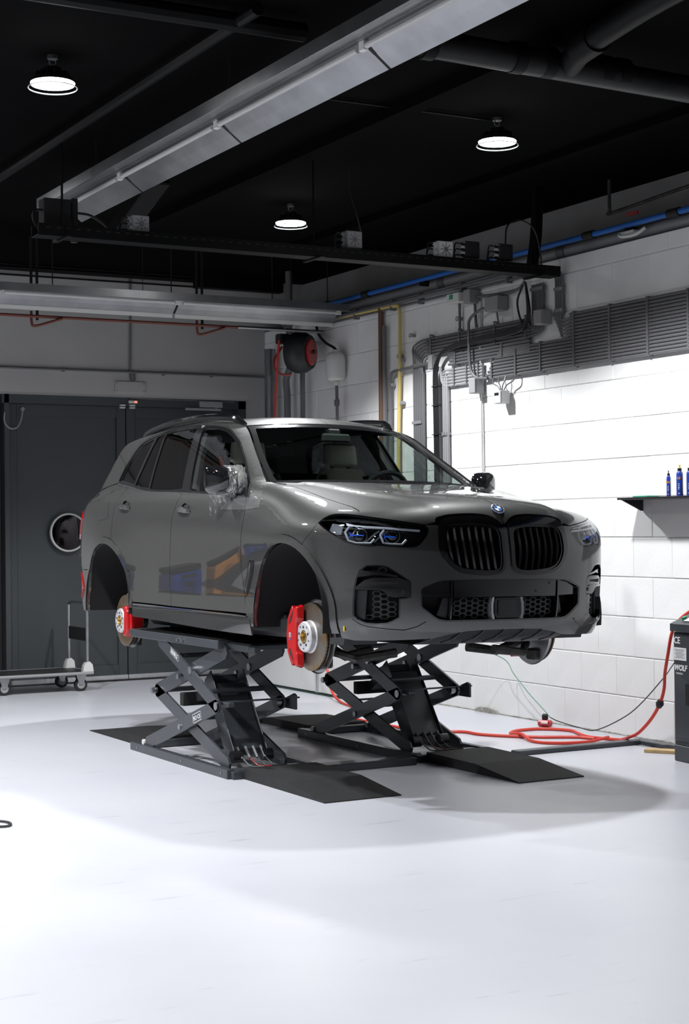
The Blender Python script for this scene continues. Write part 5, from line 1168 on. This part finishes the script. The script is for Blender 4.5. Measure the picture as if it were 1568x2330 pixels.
panel('bracket_lip', [cy(a, z) for a, z in ((.874, .560), (.54, .556), (.54, .551), (.874, .553))], CY, 'gloss_black', 'pair', parent=sis, fn=Flow, res=.03, off=.004, thick=.02)
panel('intake_blade', [cy(a, z) for a, z in ((.872, .54), (.79, .54), (.81, .372), (.862, .382), (.884, .402), (.884, .48))], CY, 'satin_black', 'pair', parent=sis, fn=Flow, res=.03, off=-.028, thick=.02)
panel('intake_foil', [cy(a, z) for a, z in ((.83, .655), (.72, .645), (.56, .625), (.565, .615), (.72, .630), (.86, .615))], CY, 'gloss_black', 'pair', parent=sis, fn=Flow, res=.03, off=-.012, thick=.02)
for poly in ([(.79*.6, .541), (.70*.6, .541), (.66*.6, .528), (.62*.6, .499), (.549*.6, .488), (.549*.6, .39), (.64*.6, .356), (.81*.6, .372)], [(.82*.6, .645), (.70*.6, .672), (.62*.6, .665), (.56*.6, .64), (.70*.6, .628), (.83*.6, .625)]):
    m = hexmesh(poly, map_cy, w_=.046, h_=.030, off=-.04)
    for s, pz in ((-1, sis[0]), (1, sis[1])):
        mm = MB(); mm.v = list(m.v); mm.f = list(m.f); fixn(mir(mm, s).build('mesh_grille', 'plastic_black', pz))
for s, pz in ((-1, sis[0]), (1, sis[1])):
    p = cy(.528, .532); n_ = grad(Flow, np.array([p]))[0]; q = Vector(p)-Vector(n_)*.006
    mir(MB().cyl(q, q+Vector(n_)*.006, .011, 14), s).build('parking_sensor', 'satin_black', pz)
# lower lip crease strip, chin and skid plate
panel('bumper_lip', [cy(a, z) for a, z in ((.897, .382), (.84, .352), (.78, .338), (.65, .326), (.519, .318), (.42, .338), (.355, .366), (.355, .360), (.42, .330), (.519, .309), (.65, .316), (.78, .328), (.85, .342), (.902, .372))], CY, 'paint', 'pair', fn=Flow, res=.02, off=.006, thick=.01)
sk = MB(); xs = np.linspace(-.47, .47, 22); V = []
for x in xs:
    y_ = frp(abs(x), .30)[1]
    V += [(x, y_+.015, .318), (x, y_+.03, .292), (x, y_+.06, .262), (x, y_+.20, .225), (x, y_+.75, .222)]
n = 5; F_ = [(i*n+k, (i+1)*n+k, (i+1)*n+k+1, i*n+k+1) for i in range(len(xs)-1) for k in range(n-1)]
skid = fixn(sk.add(V, F_).build('skid_plate', 'plastic_black', car))
for i in range(7):
    x = -.42+i*.14; y_ = frp(abs(x), .30)[1]
    MB().tube([(x+.015, y_+.012, .316), (x, y_+.026, .292), (x-.03, y_+.055, .262), (x-.05, y_+.15, .235)], .006, 6).build('rib', 'satin_black', skid)
for s in (-1, 1):
    m = MB().prism([(-.44, .225), (-.28, .225), (-.28, .262), (-.46, .270)], 'x', .62, .84)
    mir(m, s).build('air_deflector', 'plastic_black', car, smooth=0)
mk = cy(.965, .325); MB().box((-mk[0]-.003, mk[1]-.002, .325), (.006, .012, .03), .002).build('yellow_mark', 'yellow', car)
# ---------------------------------------------------------------- headlamps
HL = HLT+HLT2[1:]+HLB[1:-1]
for s in (-1, 1):
    h_ = surf_obj('headlamp', *patch(HL, CY, Flow, .03, off=-.075), 'dull_black', car, -.075, False, s)
    surf_obj('lens', *patch(HL, CY, Flow, .025, gap=.004, off=.0), 'lens_glass', h_, 0, False, s)
    surf_obj('lens_seal', *patch(HL, CY, Flow, .02, holes=[[hitp(CY, [p], Flow)[0] for p in inset([CY.to(q)[0] for q in HL], .008)]], off=-.002), 'gloss_black', h_, .01, False, s)
    def at(a, z, d): p = cy(a, z); n_ = grad(Flow, np.array([p]))[0]; return tuple(p+n_*d)
    up_ = [(.977, .936), (.90, .922), (.80, .914), (.702, .909), (.55, .898), (.388, .887), (.392, .877), (.55, .889), (.702, .899), (.80, .904), (.90, .912), (.96, .918)]
    surf_obj('light_bar', *patch([cy(a, z) for a, z in up_], CY, Flow, .02, off=-.020), 'drl', h_, .012, False, s)
    up3 = [(1.10, .955), (.887, .953), (.612, .926), (.40, .899), (.40, .892), (.612, .915), (.887, .938), (1.06, .942)]
    surf_obj('upper_cover', *patch([cy(a, z) for a, z in up3], CY, Flow, .02, off=-.012), 'gloss_black', h_, .02, False, s)
    for pts in ([(.94, .914), (.962, .878), (.930, .821), (.871, .808), (.761, .808), (.733, .832)], [(.665, .890), (.690, .858), (.665, .809), (.620, .801), (.529, .801), (.496, .829)]):
        dpt = [at(a, z, -.024) for a, z in dens([np.array(p) for p in pts], .03)]
        k_ = max(range(len(dpt)), key=lambda i: 0); keep = []
        full = []
        for i in range(len(pts)-1):
            for j in range(4): t_ = j/4; full.append(at(pts[i][0]*(1-t_)+pts[i+1][0]*t_, pts[i][1]*(1-t_)+pts[i+1][1]*t_, -.026))
        full.append(at(*pts[-1], -.026))
        mir(MB().tube(full, .0068, 6), s).build('daytime_light', 'drl', h_)
    for a in (.855, .60):
        c = Vector(at(a, .858, -.055)); n_ = Vector(grad(Flow, np.array([cy(a, .858)]))[0])
        fixn(mir(MB().lathe([(.036, -.02), (.038, .0), (.034, .012), (.024, .02), (.012, .024), (0, .025)], c, n_, 20), s).build('projector', 'gloss_black', h_))
        fixn(mir(MB().lathe([(.044, -.015), (.046, .002), (.040, .004)], c, n_, 20), s).build('projector_ring', 'steel', h_))
    for sh_ in (((.938, .884), (.918, .866), (.818, .859), (.818, .853), (.915, .855), (.930, .845), (.914, .846), (.898, .858)), ((.676, .870), (.662, .856), (.580, .849), (.580, .843), (.662, .845), (.670, .835), (.658, .836), (.645, .848))):
        q = [(.938, .884), (.905, .863), (.818, .859), (.818, .852), (.905, .855), (.930, .843), (.918, .862)] if sh_[0][0] > .9 else [(.676, .869), (.650, .853), (.580, .849), (.580, .842), (.650, .845), (.668, .833), (.658, .852)]
        surf_obj('blue_accent', *patch([cy(a, z) for a, z in q], CY, Flow, .02, off=-.028), 'blue_glow_plastic', h_, .012, False, s)
    for k in range(9):
        z0 = .865+.008*k
        mir(MB().tube([at(1.00, z0, -.035), at(1.05, z0+.001, -.028), at(1.10, z0+.002, -.022)], .0022, 5), s).build('rib', 'drl', h_)
    for a0, a1 in ((.80, .74), (.735, .675)):
        mir(MB().tube([at(a0-.0, .812, -.03), at((a0+a1)/2-.02, .85, -.03), at(a1-.04, .885, -.03)], .005, 6), s).build('bezel_bar', 'steel', h_)
# ---------------------------------------------------------------- door handles, breather, mirrors
for (y, z), par in (((2.645, 1.088), rdo), ((1.54, 1.040), fdo)):
    for s, po in ((-1, par[0]), (1, par[1])):
        p = sd(y, z)
        m = MB(); n1, n2 = 14, 8; V = []
        for i in range(n1+1):
            t_ = i/n1*2-1; hh = .022*max(.15, (1-t_**4))**.5
            V += [(p[0]+.004+(.030*(1-t_*t_)**.5 if abs(t_) < 1 else 0)*max(0, math.cos(a))+.004*math.cos(a), y+t_*.105, z+.010*t_+hh*math.sin(a)) for a in [2*math.pi*k/n2 for k in range(n2)]]
        m.add(V, [(i*n2+k, i*n2+(k+1) % n2, (i+1)*n2+(k+1) % n2, (i+1)*n2+k) for i in range(n1) for k in range(n2)])
        hd = fixn(mir(m, s).build('door_handle', 'paint', po))
        m = MB().lathe([(.052, 0), (.046, -.012), (.02, -.02), (0, -.021)], (p[0]+.003, y-.005, z-.004), (1, 0, .1), 20)
        m.v = [(a, y+(b-y)*1.25, c) for a, b, c in m.v]
        fixn(mir(m, s).build('handle_cup', 'gloss_black', po))
br_o = panel('air_breather', [sd(y, z) for y, z in ((.500, .708), (.440, .708), (.470, .630), (.560, .500), (.590, .478), (.615, .492), (.560, .60), (.545, .665))], RO, 'gloss_black', 'pair', res=.03, off=.006, thick=.012)
br_i = panel('breather_blade', [sd(y, z) for y, z in ((.490, .697), (.468, .697), (.496, .63), (.575, .500), (.588, .510), (.525, .62))], RO, 'paint', 'pair', parent=br_o, res=.03, off=.012, thick=.008)
for s in (-1, 1):
    c = np.array((1.0, .865, 1.215)); mr_ = thing('wing_mirror', None, None); mr_.parent = car; ORG[mr_.name] = Vector((0, 0, 0))
    for k in ('label', 'category'):
        if k in mr_: del mr_[k]
    m = MB(); n1, n2 = 18, 10; V = []
    for j in range(n2+1):
        v_ = j/n2; rr_ = math.cos(v_*math.pi/2)**.45 if v_ < 1 else 0.0
        for i in range(n1):
            a = 2*math.pi*i/n1; cx_, sz_ = math.cos(a), math.sin(a)
            ex = abs(cx_)**.5*math.copysign(1, cx_)*.105*(rr_ if rr_ > 0 else .02); ez = abs(sz_)**.5*math.copysign(1, sz_)*.094*(rr_ if rr_ > 0 else .02)
            V.append((c[0]+ex-.01*ez/.08*0, c[1]+.03-v_*.115-.06*(ex/.118)**2*0+ex*.25, c[2]+ez+.010*(ex/.118)))
    m.add(V, [(j*n1+i, j*n1+(i+1) % n1, (j+1)*n1+(i+1) % n1, (j+1)*n1+i) for j in range(n2) for i in range(n1)]+[tuple(range(n1))])
    fixn(mir(m, s).build('mirror_housing', 'gloss_black' , mr_))
    V = [(c[0]+abs(math.cos(a))**.7*math.copysign(1, math.cos(a))*.094, c[1]+.033+abs(math.cos(a))**.7*math.copysign(1, math.cos(a))*.094*.25, c[2]+abs(math.sin(a))**.7*math.copysign(1, math.sin(a))*.068) for a in [2*math.pi*k/18 for k in range(18)]]
    fixn(mir(MB().add(V, [tuple(range(18))]), s).build('mirror_glass', 'mirror_glass', mr_))
    m = MB().tube([(.90, .83, 1.125), (.95, .85, 1.13), (1.0, .87, 1.15)], [.035, .03, .035], 10); mir(m, s).build('mirror_arm', 'gloss_black', mr_)
    m = MB().prism([(.66, 1.108), (.90, 1.118), (.84, 1.255), (.80, 1.235)], 'x', .895, .915); m.v = [(a-(c_-1.11)*.42, b, c_) for a, b, c_ in m.v]
    mir(m, s).build('mirror_base', 'trim_black', mr_, smooth=0)
    if s < 0:
        # plastic wrap: crumpled film around the housing, hanging tails, tape patch on the wing
        rnd = random.Random(5); m = MB(); nu, nv = 26, 16; V = []
        for j in range(nv+1):
            for i in range(nu+1):
                u, v_ = i/nu, j/nv; a = math.pi*(-.15+1.15*v_)
                rx = .128; rz = .093
                px_ = c[0]-.11+.11*u
                dx = rnd.uniform(-.008, .008)
                V.append((px_+dx, c[1]-.02-.085*math.sin(a)+rnd.uniform(-.010, .006)+(px_-c[0])*.25, c[2]+rz*math.cos(a)+rnd.uniform(-.007, .009)))
        m.add(V, [(j*(nu+1)+i, j*(nu+1)+i+1, (j+1)*(nu+1)+i+1, (j+1)*(nu+1)+i) for j in range(nv) for i in range(nu)])
        mir(m, s).build('plastic_wrap', 'film', mr_, smooth=0, label='crumpled clear plastic wrap')
        m = MB()
        for k in range(7):
            x0 = .99+.016*k+rnd.uniform(-.01, .01); L = .06+.06*rnd.random()+(.05 if k > 4 else 0); V = []
            for j in range(8):
                t_ = j/7; V += [(x0+rnd.uniform(-.006, .006), .83+rnd.uniform(-.012, .012), 1.135-L*t_), (x0+.022*(1-t_*.6)+rnd.uniform(-.006, .006), .83+rnd.uniform(-.012, .012), 1.135-L*t_)]
            m.add(V, [(2*j, 2*j+1, 2*j+3, 2*j+2) for j in range(7)])
        mir(m, s).build('wrap_tail', 'film', mr_, smooth=0)
        P_, N_, T_ = patch([sd(y, z) for y, z in ((.74, 1.10), (.42, 1.085), (.40, 1.03), (.62, 1.02), (.95, 1.03), (.92, 1.07))], RO, F, .03, off=.006)
        P_ = P_+np.random.RandomState(3).uniform(-.004, .006, (len(P_), 1))*N_
        surf_obj('tape_patch', P_, N_, T_, 'film', mr_, 0, False, s)
# ---------------------------------------------------------------- brakes
def brake(y, z, R_, s, front):
    xf = .822 if front else .838          # outer disc face
    b = thing('brake_disc', None, None); b.parent = car; ORG[b.name] = Vector((0, 0, 0))
    for k in ('label', 'category'):
        if k in b: del b[k]
    o3 = (0, y, z)
    m = MB().lathe([(.098, xf-.030), (R_, xf-.030), (R_, xf-.021), (.12, xf-.021)], o3, (1, 0, 0), 56).lathe([(.12, xf-.011), (R_, xf-.011), (R_, xf-.001), (R_-.002, xf), (.100, xf), (.098, xf-.012)], o3, (1, 0, 0), 56)
    fixn(mir(m, s).build('disc', 'disc', b))
    m = MB()
    for k in range(56):
        a = 2*math.pi*k/56; m.box((xf-.016, y+(R_-.020)*math.cos(a), z+(R_-.020)*math.sin(a)), (.010, .034, .006), 0, Matrix.Rotation(a, 3, 'X'))
    mir(m, s).build('cooling_vanes', 'metal_worn', b, smooth=0)
    fixn(mir(MB().lathe([(.100, xf-.012), (.099, xf+.004), (.092, xf+.010), (.092, xf+.038), (.086, xf+.046), (.040, xf+.046)], o3, (1, 0, 0), 40), s).build('disc_hat', 'hat_silver', b))
    fixn(mir(MB().lathe([(.036, xf+.046), (.035, xf+.050), (.031, xf+.051), (.029, xf+.046), (.026, xf+.01), (.018, xf+.004)], o3, (1, 0, 0), 24), s).build('hub_bore', 'brass', b))
    mir(MB().cyl((xf+.002, y, z), (xf+.006, y, z), .020, 14), s).build('bore_shade', 'dull_black', b)  # dark disc put in for the shade deep in the hub bore
    for k in range(5):
        a = 2*math.pi*k/5+.3; mir(MB().cyl((xf+.0455, y+.058*math.cos(a), z+.058*math.sin(a)), (xf+.0475, y+.058*math.cos(a), z+.058*math.sin(a)), .0085, 10), s).build('bolt_hole', 'dull_black', b)
    for k in range(5):
        a = 2*math.pi*k/5+.93; mir(MB().cyl((xf+.0455, y+.070*math.cos(a), z+.070*math.sin(a)), (xf+.0475, y+.070*math.cos(a), z+.070*math.sin(a)), .005, 8), s).build('bolt_hole', 'dull_black', b)
    fixn(mir(MB().lathe([(.0, xf-.055), (R_+.012, xf-.055), (R_+.020, xf-.045)], o3, (1, 0, 0), 40), s).build('splash_shield', 'alu', b))
    q = 1 if front else -1
    cal = [(.048, .178), (.080, .190), (.115, .172), (.160, .125), (.190, .065), (.198, .0), (.190, -.065), (.160, -.125), (.115, -.172), (.080, -.190), (.048, -.178), (.050, -.10), (.062, -.085), (.062, .085), (.050, .10)] if front else [(.06, .105), (.10, .125), (.16, .125), (.195, .085), (.205, 0), (.195, -.085), (.16, -.125), (.09, -.125), (.085, -.08), (.105, -.06), (.105, .06), (.085, .08)]
    poly = [(y+q*a*R_/.2, z+c_*R_/.2) for a, c_ in cal]
    bm = bmesh.new(); vs0 = [bm.verts.new((xf+.014, *p)) for p in poly]; vs1 = [bm.verts.new((xf+.058, *p)) for p in inset([np.array(p) for p in poly], .013)]
    bm.faces.new(vs0); bm.faces.new(vs1[::-1])
    for i in range(len(poly)): bm.faces.new((vs0[i], vs0[(i+1) % len(poly)], vs1[(i+1) % len(poly)], vs1[i]))
    m = MB(); bm.verts.index_update(); m.add([tuple(v.co) for v in bm.verts], [tuple(v.index for v in f.verts) for f in bm.faces]); bm.free()
    back = [(y+q*a*R_/.2, z+c_*R_/.2) for a, c_ in (((.14, .150), (.19, .085), (.200, 0), (.19, -.085), (.14, -.150), (.165, -.18), (.222, -.10), (.235, 0), (.222, .10), (.165, .18)) if front else ((.16, .11), (.205, .07), (.208, 0), (.205, -.07), (.16, -.11), (.19, -.12), (.222, -.07), (.228, 0), (.222, .07), (.19, .12)))]
    m.prism(back, 'x', xf-.09 if front else xf-.06, xf+.040)
    cl_ = mir(m, s).build('caliper', 'red_caliper', b, smooth=25); fixn(cl_)
    md = cl_.modifiers.new('bevel', 'BEVEL'); md.width = .006; md.segments = 2; md.limit_method = 'ANGLE'
    if front:
        for sg in (1, -1):
            win = [(y+a*R_/.2, z+sg*c_*R_/.2) for a, c_ in ((.105, .150), (.145, .112), (.165, .075), (.150, .072), (.122, .11))]
            fixn(mir(MB().prism(win, 'x', xf+.052, xf+.0592), s).build('caliper_window', 'dull_black', cl_, smooth=0))
        fixn(mir(MB().box((xf+.0585, y+.150*R_/.2, z+.005), (.003, .026, .028), .001), s).build('caliper_badge', 'alu', cl_)); mir(MB().box((xf+.0587, y+.150*R_/.2, z-.020), (.003, .022, .008)), s).build('caliper_stripe', 'blue_pipe', cl_)
    mir(MB().box((xf+.012, y+q*.060*R_/.2*(1 if front else 1.9), z), (.022, .035, .115 if front else .07), .004), s).build('brake_pad', 'satin_black', b)
    # knuckle and arms
    m = MB().lathe([(.07, 0), (.075, .05), (.05, .10), (0, .10)], (xf-.16, y, z), (1, 0, 0), 16).tube([(xf-.10, y, z-.05), (.55, y+.06, z-.13), (.35, y+.10, z-.10)], [.03, .028, .03], 8).tube([(xf-.10, y-.02, z-.08), (.60, y-.16, z-.13), (.35, y-.20, z-.10)], [.028, .026, .03], 8).tube([(xf-.10, y, z+.08), (xf-.14, y, z+.30), (.62, y+.02, z+.5)], [.035, .03, .05], 8).box((xf-.07, y-.06, z-.15), (.06, .10, .07), .012)
    fixn(mir(m, s).build('suspension_arms', 'metal_worn', b))
for s in (-1, 1): brake(.0, .254, .203, s, True); brake(2.975, .243, .192, s, False)
# ---------------------------------------------------------------- cabin
dsh = MB().prism([(.62, .90), (.60, 1.14), (.72, 1.170), (.95, 1.165), (1.08, 1.12), (1.10, .90)], 'x', -.80, .80).build('dashboard', 'dash', car, smooth=30)
MB().prism([(.88, 1.15), (1.0, 1.19), (1.10, 1.155), (1.10, 1.12)], 'x', .22, .56).build('instrument_hood', 'dash', dsh, smooth=30)
sw = thing('steering_wheel', None, None); sw.parent = car; ORG[sw.name] = Vector((0, 0, 0))
for k in ('label', 'category'):
    if k in sw: del sw[k]
c = Vector((.37, 1.17, 1.135)); a1 = Vector((1, 0, 0)); a2 = Vector((0, -.42, .91)).normalized()*-1
MB().tube([c+(a1*math.cos(t)+a2*math.sin(t))*.185 for t in [2*math.pi*k/36 for k in range(36)]], .018, 8, closed=True).build('rim', 'satin_black', sw)
MB().box(c, (.16, .05, .12), .02).tube([c, c+a1*.18], .014, 6).tube([c, c-a1*.18], .014, 6).tube([c, c+a2*.18], .014, 6).build('spokes', 'satin_black', sw)
for x in (-.37, .37):
    st = thing('front_seat', None, None); st.parent = car; ORG[st.name] = Vector((0, 0, 0))
    for k in ('label', 'category'):
        if k in st: del st[k]
    def cushion(nm, cx_, cy_, z0, z1, w0_, w1_, th_, tilt, mt):
        m = MB(); nz, na = 10, 16; V = []
        for j in range(nz+1):
            t_ = j/nz; e = (1-(2*t_-1)**6)**.35 if 0 < t_ < 1 else .25; wd = (w0_*(1-t_)+w1_*t_)*.5*(.75+.25*e); th2 = th_*.5*max(.35, e)
            for i in range(na):
                a = 2*math.pi*i/na; V.append((cx_+wd*abs(math.cos(a))**.5*math.copysign(1, math.cos(a)), cy_+tilt*(z0+(z1-z0)*t_-z0)+th2*abs(math.sin(a))**.7*math.copysign(1, math.sin(a)), z0+(z1-z0)*t_))
        m.add(V, [(j*na+i, j*na+(i+1) % na, (j+1)*na+(i+1) % na, (j+1)*na+i) for j in range(nz) for i in range(na)]+[tuple(range(na))[::-1], tuple(range(nz*na, (nz+1)*na))])
        return m.build(nm, mt, st)
    cushion('backrest', x, 1.62, .74, 1.36, .50, .40, .16, .28, 'seat')
    cushion('headrest', x, 1.80, 1.375, 1.545, .27, .24, .12, .1, 'seat')
    MB().box((x, 1.45, .72), (.50, .52, .16), .05).build('seat_cushion', 'seat', st)
    for sx in (-1, 1): mir(MB().tube([(abs(x)+sx*.19-(.0), 1.60, .85), (abs(x)+sx*.20, 1.66, 1.05), (abs(x)+sx*.17, 1.73, 1.30)], [.05, .06, .04], 8), 1 if x > 0 else -1).build('side_bolster', 'dash', st)
MB().box((0, 2.55, 1.05), (1.25, .16, .62), .05).box((0, 2.3, .78), (1.25, .5, .14), .05).build('rear_bench', 'dash', car)
MB().box((0, 1.19, 1.535), (.22, .03, .06), .012).build('interior_mirror', 'dash', car)
MB().box((0, 1.26, 1.575), (.09, .12, .05), .01).build('mirror_foot', 'dash', car)
MB().tube([(-.60, 1.78, 1.42), (-.57, 1.66, 1.15), (-.55, 1.6, .85)], .012, 4).build('seat_belt', 'belt', car)
rfl = [hitp(TP, [(x, y)], Fg)[0]-np.array((0, 0, .035)) for x, y in ((0, 1.5), (.55, 1.62), (.57, 3.3), (0, 3.4))]
P_, N_, T_ = patch([tp(x, y, Fg) for x, y in ((0, 1.40), (.53, 1.50), (.58, 1.9), (.58, 2.8), (.52, 3.4), (0, 3.45))], TP, Fg, .1, off=-.03)
surf_obj('headlining', P_, -N_, T_[:, ::-1], 'dash', car, 0, True)
for s in (-1, 1):
    P_, N_, T_ = patch(fr_out, RG, F, .06, off=-.03); surf_obj('pillar_lining', P_, -N_, T_[:, ::-1], 'dash', car, 0, False, s)
    m = MB().tube([tuple(gs(y, z)-np.array((.05, 0, 0))) for y, z in ((1.69, 1.17), (1.80, 1.4), (1.90, 1.63))], .045, 8); mir(m, s).build('door_pillar', 'dash', car)
    m = MB().prism([(.62, .95), (1.69, .95), (1.69, 1.15), (.72, 1.11)], 'x', .80, .88); mir(m, s).build('door_lining', 'dash', car, smooth=0)
    m = MB().prism([(1.72, .95), (2.85, .95), (2.85, 1.22), (1.72, 1.15)], 'x', .78, .86); mir(m, s).build('door_lining', 'dash', car, smooth=0)
